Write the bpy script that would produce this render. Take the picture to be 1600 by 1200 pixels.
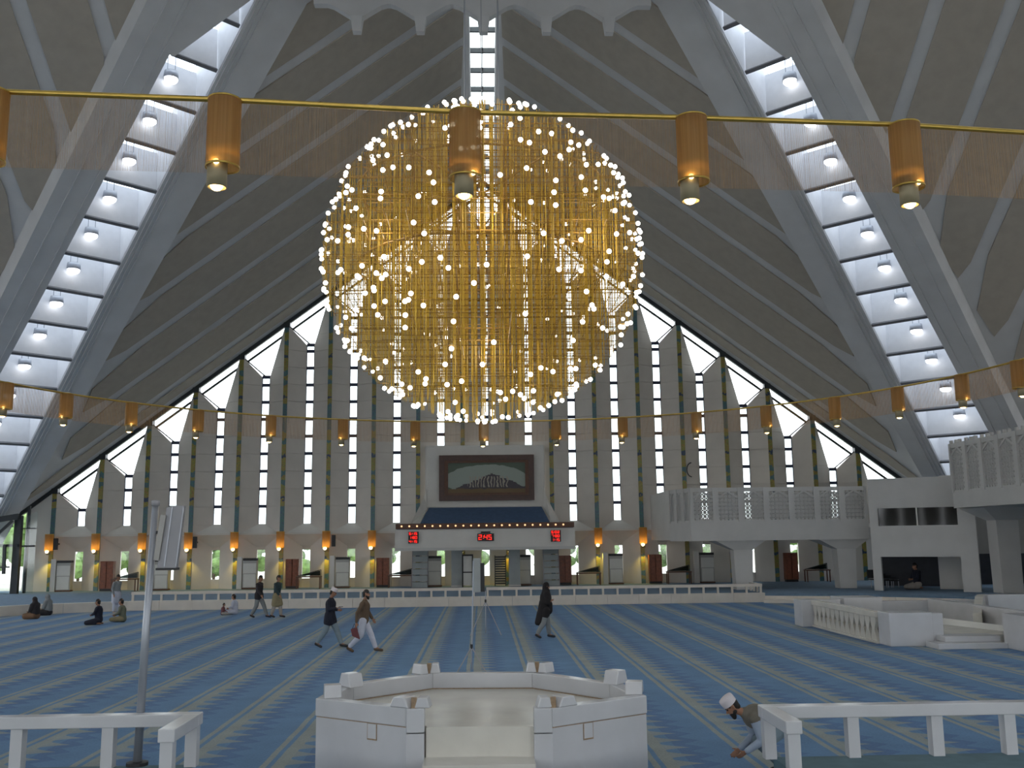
import bpy, math, random
from mathutils import Vector, Matrix
random.seed(7)
D = bpy.data
for o in list(D.objects): D.objects.remove(o)
SC = bpy.context.scene
COL = SC.collection
PI = math.pi

# ------------------------------------------------------------------ camera
PITCH, YAW, ROLL = math.radians(9.15), math.radians(1.86), 0.012
fwd = Vector((math.sin(YAW)*math.cos(PITCH), math.cos(YAW)*math.cos(PITCH), math.sin(PITCH)))
rgt = Vector((math.cos(YAW), -math.sin(YAW), 0)); upv = rgt.cross(fwd)
r2 = rgt*math.cos(ROLL) - upv*math.sin(ROLL); u2 = upv*math.cos(ROLL) + rgt*math.sin(ROLL)
cd = D.cameras.new('camera'); cam = D.objects.new('camera', cd); COL.objects.link(cam)
m = Matrix((r2, u2, -fwd)).transposed().to_4x4(); m.translation = Vector((0, 0, 3.3)); cam.matrix_world = m
cd.sensor_fit = 'HORIZONTAL'; cd.sensor_width = 36; cd.lens = 36*1500/1600; cd.clip_end = 500; cd.clip_start = .05
SC.camera = cam

# ------------------------------------------------------------------ world and exposure
w = D.worlds.new('overcast_sky'); SC.world = w; w.use_nodes = True
bg = w.node_tree.nodes['Background']; bg.inputs[0].default_value = (.92, .96, 1, 1); bg.inputs[1].default_value = 6.0
SC.view_settings.view_transform = 'Standard'; SC.view_settings.look = 'None'
SC.view_settings.gamma = 1; SC.view_settings.use_curve_mapping = False
SC.view_settings.exposure = -0.72

# ------------------------------------------------------------------ materials
def mat(name, col, rough=.6, metal=0, noise=0, nscale=3, emit=0, ecol=None, bump=0, trans=0):
    m = D.materials.new(name); m.use_nodes = True; nt = m.node_tree; b = nt.nodes['Principled BSDF']
    b.inputs['Base Color'].default_value = (*col, 1); b.inputs['Roughness'].default_value = rough; b.inputs['Metallic'].default_value = metal
    if emit:
        b.inputs['Emission Color'].default_value = (*(ecol or col), 1); b.inputs['Emission Strength'].default_value = emit
    if noise or bump:
        tc = nt.nodes.new('ShaderNodeTexCoord'); n = nt.nodes.new('ShaderNodeTexNoise'); n.inputs['Scale'].default_value = nscale; n.inputs['Detail'].default_value = 5
        nt.links.new(tc.outputs['Object'], n.inputs['Vector'])
        if noise:
            r = nt.nodes.new('ShaderNodeMapRange'); r.inputs[1].default_value = .3; r.inputs[2].default_value = .7
            r.inputs[3].default_value = 1-noise; r.inputs[4].default_value = 1+noise
            nt.links.new(n.outputs[0], r.inputs[0])
            mx = nt.nodes.new('ShaderNodeVectorMath'); mx.operation = 'SCALE'; mx.inputs[0].default_value = col
            nt.links.new(r.outputs[0], mx.inputs['Scale']); nt.links.new(mx.outputs[0], b.inputs['Base Color'])
        if bump:
            bp = nt.nodes.new('ShaderNodeBump'); bp.inputs['Strength'].default_value = bump; bp.inputs['Distance'].default_value = .02
            nt.links.new(n.outputs[0], bp.inputs['Height']); nt.links.new(bp.outputs[0], b.inputs['Normal'])
    return m
M = {}
def mk(k, *a, **kw): M[k] = mat(k, *a, **kw)
mk('concrete', (.57, .575, .585), .75, noise=.06, nscale=.7)
mk('panel', (.40, .362, .31), .9, noise=.05, nscale=2)
mk('fin_edge_shade', (.16, .165, .18), .8, noise=.05)  # dark tone paints the unlit underside of the fins
mk('fin_white', (.72, .73, .76), .7, noise=.03)
mk('wall_white', (.60, .56, .51), .8, noise=.05, nscale=.9)
mk('plaster', (.62, .60, .56), .7, noise=.04, nscale=1.2)
mk('gallery_white', (.52, .51, .49), .7, noise=.05, nscale=1)
mk('marble', (.525, .53, .545), .2, noise=.06, nscale=1.6)
mk('marble_warm', (.59, .57, .51), .22, noise=.09, nscale=1.3)
mk('kerb_marble', (.62, .57, .50), .35, noise=.07, nscale=1.5)
mk('joint', (.30, .21, .13), .8, noise=.2, nscale=20)
mk('dark_metal', (.025, .03, .035), .4, .3, noise=.1)
mk('bar_blue', (.03, .04, .09), .5, noise=.1)
mk('steel', (.36, .38, .42), .35, .5, noise=.05)
mk('grey_paint', (.30, .30, .32), .5, noise=.04)
mk('brass', (.62, .42, .10), .28, .85, noise=.1, nscale=6)
mk('gold', (.52, .34, .03), .5, .25, noise=.15, nscale=4)
mk('gold_dark', (.28, .16, .03), .5, .2, noise=.15, nscale=4)
mk('can', (.32, .27, .17), .5, .3, noise=.05)
mk('black', (.012, .012, .014), .5, noise=.1)
mk('ac_white', (.60, .59, .55), .5, noise=.03)
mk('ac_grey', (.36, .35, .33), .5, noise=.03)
mk('wood_red', (.20, .055, .022), .45, noise=.25, nscale=8)
mk('wood_dark', (.10, .04, .02), .5, noise=.2, nscale=8)
mk('bulb_white', (1, .97, .9), .4, emit=14, ecol=(1, .93, .82), noise=.01)
mk('bulb_warm', (1, .8, .4), .4, emit=14, ecol=(1, .72, .32), noise=.01)
mk('bulb_small', (1, .7, .4), .4, emit=2.2, ecol=(1, .62, .3), noise=.01)
mk('lens_white', (1, 1, 1), .4, emit=5, ecol=(.95, .97, 1), noise=.01)  # glow stands in for daylight falling on the floodlight lenses
mk('led_red', (1, .02, .01), .4, emit=3, ecol=(1, .02, .01), noise=.01)
mk('blue_carpet', (.05, .09, .17), .95, noise=.12, nscale=5)
mk('platform_carpet', (.13, .20, .28), .95, noise=.12, nscale=4, bump=.2)
mk('near_carpet', (.10, .17, .20), .95, noise=.1, nscale=4)
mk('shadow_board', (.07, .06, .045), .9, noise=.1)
mk('stair_grey', (.33, .36, .36), .7, noise=.05)
mk('shade_dark', (.05, .052, .06), .8, noise=.1)  # near-black tone paints shade on sheets behind and under the galleries
mk('foliage', (.16, .26, .08), .8, noise=.5, nscale=2.5)
mk('trunk', (.12, .08, .05), .9, noise=.2)
mk('paving', (.62, .60, .55), .9, noise=.06, nscale=.5)
mk('skin', (.30, .15, .09), .6, noise=.05)
mk('hair', (.015, .012, .01), .7, noise=.2)
mk('eye', (.02, .02, .02), .2, noise=.02)
mk('picture_frame', (.055, .02, .014), .4, noise=.2, nscale=6)
for m_ in ('bulb_white', 'bulb_small'): 
    try: M[m_].cycles.emission_sampling = 'NONE'
    except Exception: pass

def glass_mat(name, tint, gloss):
    m = D.materials.new(name); m.use_nodes = True; nt = m.node_tree; nt.nodes.clear()
    out = nt.nodes.new('ShaderNodeOutputMaterial'); mx = nt.nodes.new('ShaderNodeMixShader')
    t = nt.nodes.new('ShaderNodeBsdfTransparent'); g = nt.nodes.new('ShaderNodeBsdfGlossy')
    t.inputs[0].default_value = (*tint, 1); g.inputs['Roughness'].default_value = .05; mx.inputs[0].default_value = gloss
    nt.links.new(t.outputs[0], mx.inputs[1]); nt.links.new(g.outputs[0], mx.inputs[2]); nt.links.new(mx.outputs[0], out.inputs[0])
    return m
M['glass'] = glass_mat('glass', (.93, .96, .95), .05)
M['slot_glass'] = glass_mat('slot_glass', (.88, .91, .94), .04)
M['glass_dark'] = glass_mat('glass_dark', (.14, .17, .16), .04)

def shade_mat():
    m = D.materials.new('shade'); m.use_nodes = True; nt = m.node_tree; b = nt.nodes['Principled BSDF']; out = nt.nodes['Material Output']
    tc = nt.nodes.new('ShaderNodeTexCoord'); wv = nt.nodes.new('ShaderNodeTexNoise'); mp = nt.nodes.new('ShaderNodeMapping')
    mp.inputs['Scale'].default_value = (60, 60, .6); wv.inputs['Scale'].default_value = 1
    nt.links.new(tc.outputs['Object'], mp.inputs[0]); nt.links.new(mp.outputs[0], wv.inputs[0])
    cr = nt.nodes.new('ShaderNodeValToRGB'); cr.color_ramp.elements[0].position = .35; cr.color_ramp.elements[0].color = (.26, .16, .06, 1)
    cr.color_ramp.elements[1].position = .7; cr.color_ramp.elements[1].color = (.50, .33, .13, 1)
    nt.links.new(wv.outputs[0], cr.inputs[0]); nt.links.new(cr.outputs[0], b.inputs['Base Color']); b.inputs['Roughness'].default_value = .5
    tl = nt.nodes.new('ShaderNodeBsdfTranslucent'); tl.inputs[0].default_value = (.8, .45, .12, 1)
    tp = nt.nodes.new('ShaderNodeBsdfTransparent'); tp.inputs[0].default_value = (1, .95, .85, 1)
    a = nt.nodes.new('ShaderNodeMixShader'); a.inputs[0].default_value = .5
    c = nt.nodes.new('ShaderNodeMixShader'); c.inputs[0].default_value = .15
    nt.links.new(b.outputs[0], a.inputs[1]); nt.links.new(tl.outputs[0], a.inputs[2])
    nt.links.new(a.outputs[0], c.inputs[1]); nt.links.new(tp.outputs[0], c.inputs[2]); nt.links.new(c.outputs[0], out.inputs[0])
    return m
M['shade'] = shade_mat()

def nodes_m(name):
    m = D.materials.new(name); m.use_nodes = True; nt = m.node_tree
    def mth(op, a, b=None, c=None, clamp=False):
        n = nt.nodes.new('ShaderNodeMath'); n.operation = op; n.use_clamp = clamp
        for i, v in enumerate((a, b, c)):
            if v is None: continue
            if hasattr(v, 'is_output'): nt.links.new(v, n.inputs[i])
            else: n.inputs[i].default_value = v
        return n.outputs[0]
    tc = nt.nodes.new('ShaderNodeTexCoord'); sp = nt.nodes.new('ShaderNodeSeparateXYZ'); nt.links.new(tc.outputs['Object'], sp.inputs[0])
    return m, nt, mth, tc, sp
def mosaic_mat():
    m, nt, mth, tc, sp = nodes_m('mosaic')
    nz = nt.nodes.new('ShaderNodeTexNoise'); nz.inputs['Scale'].default_value = 5; nt.links.new(tc.outputs['Object'], nz.inputs[0])
    z = mth('ADD', sp.outputs[2], mth('MULTIPLY', mth('SUBTRACT', nz.outputs[0], .5), .5))
    f = mth('FRACT', mth('DIVIDE', mth('ADD', z, 1.75), 6.4))
    cr = nt.nodes.new('ShaderNodeValToRGB'); cr.color_ramp.interpolation = 'CONSTANT'; nt.links.new(f, cr.inputs[0])
    Y1, T, B = (.30, .25, .06, 1), (.08, .17, .19, 1), (.035, .06, .12, 1)
    st = [(0, T), (.13, Y1), (.19, B), (.215, Y1), (.33, T), (.38, Y1), (.42, T), (.47, Y1), (.60, B), (.63, Y1), (.74, T), (.78, Y1), (.86, T)]
    e = cr.color_ramp.elements
    e[0].position, e[0].color = st[0]; e[1].position, e[1].color = st[1]
    for p, c in st[2:]: x = e.new(p); x.color = c
    vo = nt.nodes.new('ShaderNodeTexVoronoi'); vo.inputs['Scale'].default_value = 14; nt.links.new(tc.outputs['Object'], vo.inputs[0])
    mx = nt.nodes.new('ShaderNodeMix'); mx.data_type = 'RGBA'; mx.blend_type = 'MULTIPLY'; mx.inputs[0].default_value = .35
    nt.links.new(cr.outputs[0], mx.inputs[6]); nt.links.new(vo.outputs['Color'], mx.inputs[7])
    b = nt.nodes['Principled BSDF']; nt.links.new(mx.outputs[2], b.inputs[0]); b.inputs['Roughness'].default_value = .35
    return m
M['mosaic'] = mosaic_mat()
def carpet_mat():
    m, nt, mth, tc, sp = nodes_m('carpet')
    nz = nt.nodes.new('ShaderNodeTexNoise'); nz.inputs['Scale'].default_value = 1.2; nz.inputs['Detail'].default_value = 4; nt.links.new(tc.outputs['Object'], nz.inputs[0])
    n2 = nt.nodes.new('ShaderNodeTexNoise'); n2.inputs['Scale'].default_value = 26; nt.links.new(tc.outputs['Object'], n2.inputs[0])
    x = mth('ADD', sp.outputs[0], mth('MULTIPLY', mth('SUBTRACT', nz.outputs[0], .5), .05))
    u = mth('MULTIPLY', mth('FRACT', mth('DIVIDE', mth('ADD', x, -1.0+145), 1.45)), 1.45)      # metres across one row
    v = mth('FRACT', mth('DIVIDE', mth('ADD', sp.outputs[1], mth('MULTIPLY', u, .12)), .55))
    tri = mth('ABSOLUTE', mth('SUBTRACT', mth('MULTIPLY', v, 2), 1))                             # 0..1 along the row
    def band(a, b_, s=.015):
        return mth('MULTIPLY', mth('SMOOTHSTEP' if False else 'GREATER_THAN', u, a), mth('LESS_THAN', u, b_))
    tan1 = band(.02, .12); tan2 = band(.20, .40)
    lim = mth('ADD', .36, mth('MULTIPLY', mth('POWER', tri, 1.6), .46))
    teeth = mth('MULTIPLY', mth('GREATER_THAN', u, .38), mth('LESS_THAN', u, lim))
    tan = mth('ADD', mth('ADD', tan1, tan2), mth('MULTIPLY', teeth, .85), clamp=True)
    dk = mth('MULTIPLY', mth('GREATER_THAN', u, .60), mth('LESS_THAN', u, mth('ADD', .78, mth('MULTIPLY', tri, .3))))
    mA = nt.nodes.new('ShaderNodeMix'); mA.data_type = 'RGBA'; nt.links.new(dk, mA.inputs[0])
    mA.inputs[6].default_value = (.10, .205, .36, 1); mA.inputs[7].default_value = (.078, .16, .31, 1)
    mB = nt.nodes.new('ShaderNodeMix'); mB.data_type = 'RGBA'; nt.links.new(tan, mB.inputs[0]); nt.links.new(mA.outputs[2], mB.inputs[6])
    mB.inputs[7].default_value = (.25, .285, .275, 1)
    sc = nt.nodes.new('ShaderNodeVectorMath'); sc.operation = 'SCALE'; nt.links.new(mB.outputs[2], sc.inputs[0])
    nt.links.new(mth('ADD', mth('MULTIPLY', mth('ADD', nz.outputs[0], n2.outputs[0]), .5), .5), sc.inputs['Scale'])
    b = nt.nodes['Principled BSDF']; nt.links.new(sc.outputs[0], b.inputs[0]); b.inputs['Roughness'].default_value = .85
    return m
M['carpet'] = carpet_mat()
def painting_mat():
    m, nt, mth, tc, sp = nodes_m('painting')
    # local x in -1..1, z in -1..1 : pale oval, dark sweeping strokes, ochre ground (a generic abstract)
    X, Z = sp.outputs[0], sp.outputs[2]
    nz = nt.nodes.new('ShaderNodeTexNoise'); nz.inputs['Scale'].default_value = 3.2; nz.inputs['Detail'].default_value = 6
    mp = nt.nodes.new('ShaderNodeMapping'); mp.inputs['Scale'].default_value = (.5, 1, 1.8); nt.links.new(tc.outputs['Object'], mp.inputs[0]); nt.links.new(mp.outputs[0], nz.inputs[0])
    n_ = mth('MULTIPLY', mth('SUBTRACT', nz.outputs[0], .5), 1.1)
    el = mth('ADD', mth('ADD', mth('POWER', mth('DIVIDE', X, 2.7), 2), mth('POWER', mth('DIVIDE', mth('SUBTRACT', Z, -.15), 1.0), 2)), mth('MULTIPLY', n_, .35))
    inside = mth('LESS_THAN', el, .95)
    mA = nt.nodes.new('ShaderNodeMix'); mA.data_type = 'RGBA'; nt.links.new(inside, mA.inputs[0]); mA.inputs[6].default_value = (.07, .10, .07, 1); mA.inputs[7].default_value = (.27, .31, .27, 1)
    hill = mth('LESS_THAN', mth('ADD', Z, mth('MULTIPLY', n_, .45)), mth('SUBTRACT', .28, mth('MULTIPLY', mth('ABSOLUTE', mth('SUBTRACT', X, .35)), .42)))
    mB = nt.nodes.new('ShaderNodeMix'); mB.data_type = 'RGBA'; nt.links.new(hill, mB.inputs[0]); nt.links.new(mA.outputs[2], mB.inputs[6]); mB.inputs[7].default_value = (.045, .035, .045, 1)
    wv = nt.nodes.new('ShaderNodeTexWave'); wv.inputs['Scale'].default_value = 1.6; wv.inputs['Distortion'].default_value = 9; wv.inputs['Detail'].default_value = 3; nt.links.new(tc.outputs['Object'], wv.inputs[0])
    st = mth('MULTIPLY', mth('GREATER_THAN', wv.outputs['Fac'], .62), mth('MULTIPLY', mth('LESS_THAN', mth('ABSOLUTE', mth('SUBTRACT', X, .1)), 1.3), mth('LESS_THAN', mth('ABSOLUTE', mth('ADD', Z, .25)), .34)))
    mC = nt.nodes.new('ShaderNodeMix'); mC.data_type = 'RGBA'; nt.links.new(st, mC.inputs[0]); nt.links.new(mB.outputs[2], mC.inputs[6]); mC.inputs[7].default_value = (.30, .27, .22, 1)
    gr = mth('LESS_THAN', mth('ADD', Z, mth('MULTIPLY', n_, .2)), -.68)
    mD = nt.nodes.new('ShaderNodeMix'); mD.data_type = 'RGBA'; nt.links.new(gr, mD.inputs[0]); nt.links.new(mC.outputs[2], mD.inputs[6]); mD.inputs[7].default_value = (.13, .08, .03, 1)
    b = nt.nodes['Principled BSDF']; nt.links.new(mD.outputs[2], b.inputs[0]); b.inputs['Roughness'].default_value = .5
    return m
M['painting'] = painting_mat()

# ------------------------------------------------------------------ mesh helpers
class MB:
    def __init__(s): s.v = []; s.f = []
    def add(s, vs, fs):
        k = len(s.v); s.v += [tuple(p) for p in vs]; s.f += [tuple(i+k for i in f) for f in fs]; return s
    def box(s, x0, x1, y0, y1, z0, z1):
        return s.add([(x0,y0,z0),(x1,y0,z0),(x1,y1,z0),(x0,y1,z0),(x0,y0,z1),(x1,y0,z1),(x1,y1,z1),(x0,y1,z1)],
                     [(3,2,1,0),(4,5,6,7),(0,1,5,4),(1,2,6,5),(2,3,7,6),(3,0,4,7)])
    def slab(s, poly, off):
        """3-D polygon extruded by vector off"""
        n = len(poly); off = Vector(off); a = [Vector(p) for p in poly]
        vs = a+[p+off for p in a]
        return s.add(vs, [tuple(range(n))[::-1], tuple(range(n, 2*n))]+[(i, (i+1) % n, n+(i+1) % n, n+i) for i in range(n)])
    def bar(s, p, q, w, h=None, up=(0, 0, 1)):
        p, q = Vector(p), Vector(q); h = h or w; d = (q-p).normalized(); up = Vector(up)
        if abs(d.dot(up)) > .98: up = Vector((0, 1, 0))
        a = d.cross(up).normalized()*w/2; b = a.cross(d).normalized()*h/2
        c = [p-a-b, p+a-b, p+a+b, p-a+b]
        return s.slab(c, q-p)
    def tube(s, pts, r, n=8, closed=False, caps=True):
        pts = [Vector(p) for p in pts]; N = len(pts); rs = r if isinstance(r, (list, tuple)) else [r]*N
        vs = []; ref = None
        for i, p in enumerate(pts):
            d = (pts[(i+1) % N]-pts[i-1]) if closed else (pts[min(i+1, N-1)]-pts[max(i-1, 0)])
            d.normalize()
            if ref is None: ref = d.orthogonal().normalized()
            ref = (ref-d*ref.dot(d)).normalized(); b = d.cross(ref)
            vs += [p+(ref*math.cos(2*PI*k/n)+b*math.sin(2*PI*k/n))*rs[i] for k in range(n)]
        fs = []
        for i in range(N if closed else N-1):
            j = (i+1) % N
            fs += [(i*n+k, i*n+(k+1) % n, j*n+(k+1) % n, j*n+k) for k in range(n)]
        if not closed and caps: fs += [tuple(range(n))[::-1], tuple((N-1)*n+k for k in range(n))]
        return s.add(vs, fs)
    def lathe(s, prof, n=16, c=(0, 0, 0), closed_prof=False):
        c = Vector(c); vs = [c+Vector((r*math.cos(2*PI*k/n), r*math.sin(2*PI*k/n), z)) for r, z in prof for k in range(n)]
        L = len(prof); fs = []
        for i in range(L if closed_prof else L-1):
            j = (i+1) % L
            fs += [(i*n+k, i*n+(k+1) % n, j*n+(k+1) % n, j*n+k) for k in range(n)]
        return s.add(vs, fs)
    def sphere(s, c, r, nu=10, nv=6, sc=(1, 1, 1)):
        c = Vector(c); vs = [c+Vector((0, 0, r*sc[2]))]; fs = []
        for i in range(1, nv):
            t = PI*i/nv
            vs += [c+Vector((r*sc[0]*math.sin(t)*math.cos(2*PI*k/nu), r*sc[1]*math.sin(t)*math.sin(2*PI*k/nu), r*sc[2]*math.cos(t))) for k in range(nu)]
        vs.append(c-Vector((0, 0, r*sc[2]))); e = len(vs)-1
        fs += [(0, 1+k, 1+(k+1) % nu) for k in range(nu)]
        for i in range(nv-2): fs += [(1+i*nu+k, 1+(i+1)*nu+k, 1+(i+1)*nu+(k+1) % nu, 1+i*nu+(k+1) % nu) for k in range(nu)]
        fs += [(e, 1+(nv-2)*nu+(k+1) % nu, 1+(nv-2)*nu+k) for k in range(nu)]
        return s.add(vs, fs)
    def mesh(s, name, m):
        me = D.meshes.new(name); me.from_pydata(s.v, [], s.f); me.materials.append(m if not isinstance(m, str) else M[m]); me.update(); return me
    def build(s, name, m, parent=None, loc=None, smooth=False, kind=None, label=None, bevel=0):
        me = s.mesh(name, m)
        import bmesh
        bm = bmesh.new(); bm.from_mesh(me); bmesh.ops.recalc_face_normals(bm, faces=bm.faces); bm.to_mesh(me); bm.free()
        if smooth: me.polygons.foreach_set('use_smooth', [True]*len(me.polygons))
        o = D.objects.new(name, me); COL.objects.link(o)
        if parent: o.parent = parent
        if loc: o.location = loc
        if kind: o['kind'] = kind
        if label: o['label'] = label
        if bevel:
            b = o.modifiers.new('bevel', 'BEVEL'); b.width = bevel; b.segments = 2; b.limit_method = 'ANGLE'
        return o
def tag(o, label=None, cat=None, group=None, kind=None):
    if label: o['label'] = label
    if cat: o['category'] = cat
    if group: o['group'] = group
    if kind: o['kind'] = kind
    return o
def empty(name, loc=(0, 0, 0), rz=0, **kw):
    o = D.objects.new(name, None); COL.objects.link(o); o.location = loc; o.rotation_euler = (0, 0, rz); o.empty_display_size = .2
    return tag(o, **kw)
def kids(o): return [c for c in D.objects if c.parent == o]
def copy_tree(o, parent=None):
    c = o.copy(); COL.objects.link(c)
    if parent is not None: c.parent = parent
    for ch in o_children[o.name]: copy_tree(ch, c)
    return c
o_children = {}
def freeze(o):
    """remember the children of a prototype for copying"""
    ch = [c for c in D.objects if c.parent == o]; o_children[o.name] = ch
    for c in ch: freeze(c)
def reuse(me, name, parent, loc=(0, 0, 0), rot=None, label=None):
    o = D.objects.new(name, me); COL.objects.link(o); o.parent = parent; o.location = loc
    if rot: o.rotation_euler = rot
    if label: o['label'] = label
    return o
def clip(poly, a, b, c):
    """keep a*x+b*y<=c of a 2-D polygon"""
    out = []
    for i in range(len(poly)):
        p, q = poly[i-1], poly[i]; dp, dq = a*p[0]+b*p[1]-c, a*q[0]+b*q[1]-c
        if (dp <= 1e-9) != (dq <= 1e-9):
            t = dp/(dp-dq); out.append((p[0]+(q[0]-p[0])*t, p[1]+(q[1]-p[1])*t))
        if dq <= 1e-9: out.append(q)
    return out
ORD = ['first', 'second', 'third', 'fourth', 'fifth', 'sixth', 'seventh', 'eighth', 'ninth', 'tenth', 'eleventh', 'twelfth', 'thirteenth', 'fourteenth', 'fifteenth', 'sixteenth', 'seventeenth', 'eighteenth', 'nineteenth', 'twentieth', 'twenty-first']

# ------------------------------------------------------------------ the hall: key dimensions
CX, CY, HALF = .2, 26.8, 34.2
ZP, ZG, ZC = 36.85, 26.83, 1.27
YW = CY+HALF                      # far wall
SL = .746                         # fall of the gable edge
def zr(x): return ZG-SL*abs(x-CX)
def rotc(k):                      # quarter turns about the hall's centre
    return Matrix.Translation((CX, CY, 0)) @ Matrix.Rotation(k*PI/2, 4, 'Z')

# floors
fl = empty('floor', kind='structure', label='blue carpet floor of the hall with tan serrated stripes')
MB().box(-36, 36, 13.25, 62.5, -.3, 0).build('carpet', 'carpet', fl)
pl = MB(); pl.box(-36, -3.8, -8, 13.28, -.3, .44); pl.box(3.78, 36, -8, 13.05, -.3, .44); pl.box(-3.8, 3.78, -8, 12.1, -.3, .44)
pl.build('near_platform', 'near_carpet', fl, label='raised blue-green carpet strip by the near rails'); MB().box(-3.8, 3.78, 12.1, 13.25, -.3, 0).build('carpet', 'carpet', fl)
# far platform: raised carpet behind a marble kerb, edge bends at both ends
edge = [(-36, 38.5), (-25.5, 43.0), (-21.6, 47.6), (-17.6, 49.3), (14.2, 49.05), (18.6, 47.4), (22.2, 44.6), (24.2, 40), (36, 40)]
pl = MB(); pl.slab([(x, y, 0.002) for x, y in edge]+[(36, 62.4, .002), (-36, 62.4, .002)], (0, 0, .43)); pl.build('far_platform', 'platform_carpet', fl)
def unit2(p, q):
    L = math.hypot(q[0]-p[0], q[1]-p[1]); return ((q[0]-p[0])/L, (q[1]-p[1])/L, L)
for i in range(len(edge)-2):
    p, q = edge[i], edge[i+1]; ux, uy, L = unit2(p, q); n = max(1, round(L/1.6)); s = L/n
    h = .45 if q[0] < 14.5 else .30
    for k in range(n):
        mb = MB(); a = k*s+.006; b = (k+1)*s-.006; nx, ny = uy, -ux
        P = lambda t, o: (p[0]+ux*t+nx*o, p[1]+uy*t+ny*o)
        mb.slab([(*P(a, .12), 0), (*P(b, .12), 0), (*P(b, -.25), 0), (*P(a, -.25), 0)], (0, 0, h+.012))
        mb.build('kerb_stone', 'kerb_marble', fl)
        if q[0] > 14.5:
            m2 = MB(); m2.slab([(*P(a, .75), 0), (*P(b, .75), 0), (*P(b, .12), 0), (*P(a, .12), 0)], (0, 0, .15)); m2.build('step_stone', 'kerb_marble', fl)

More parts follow.
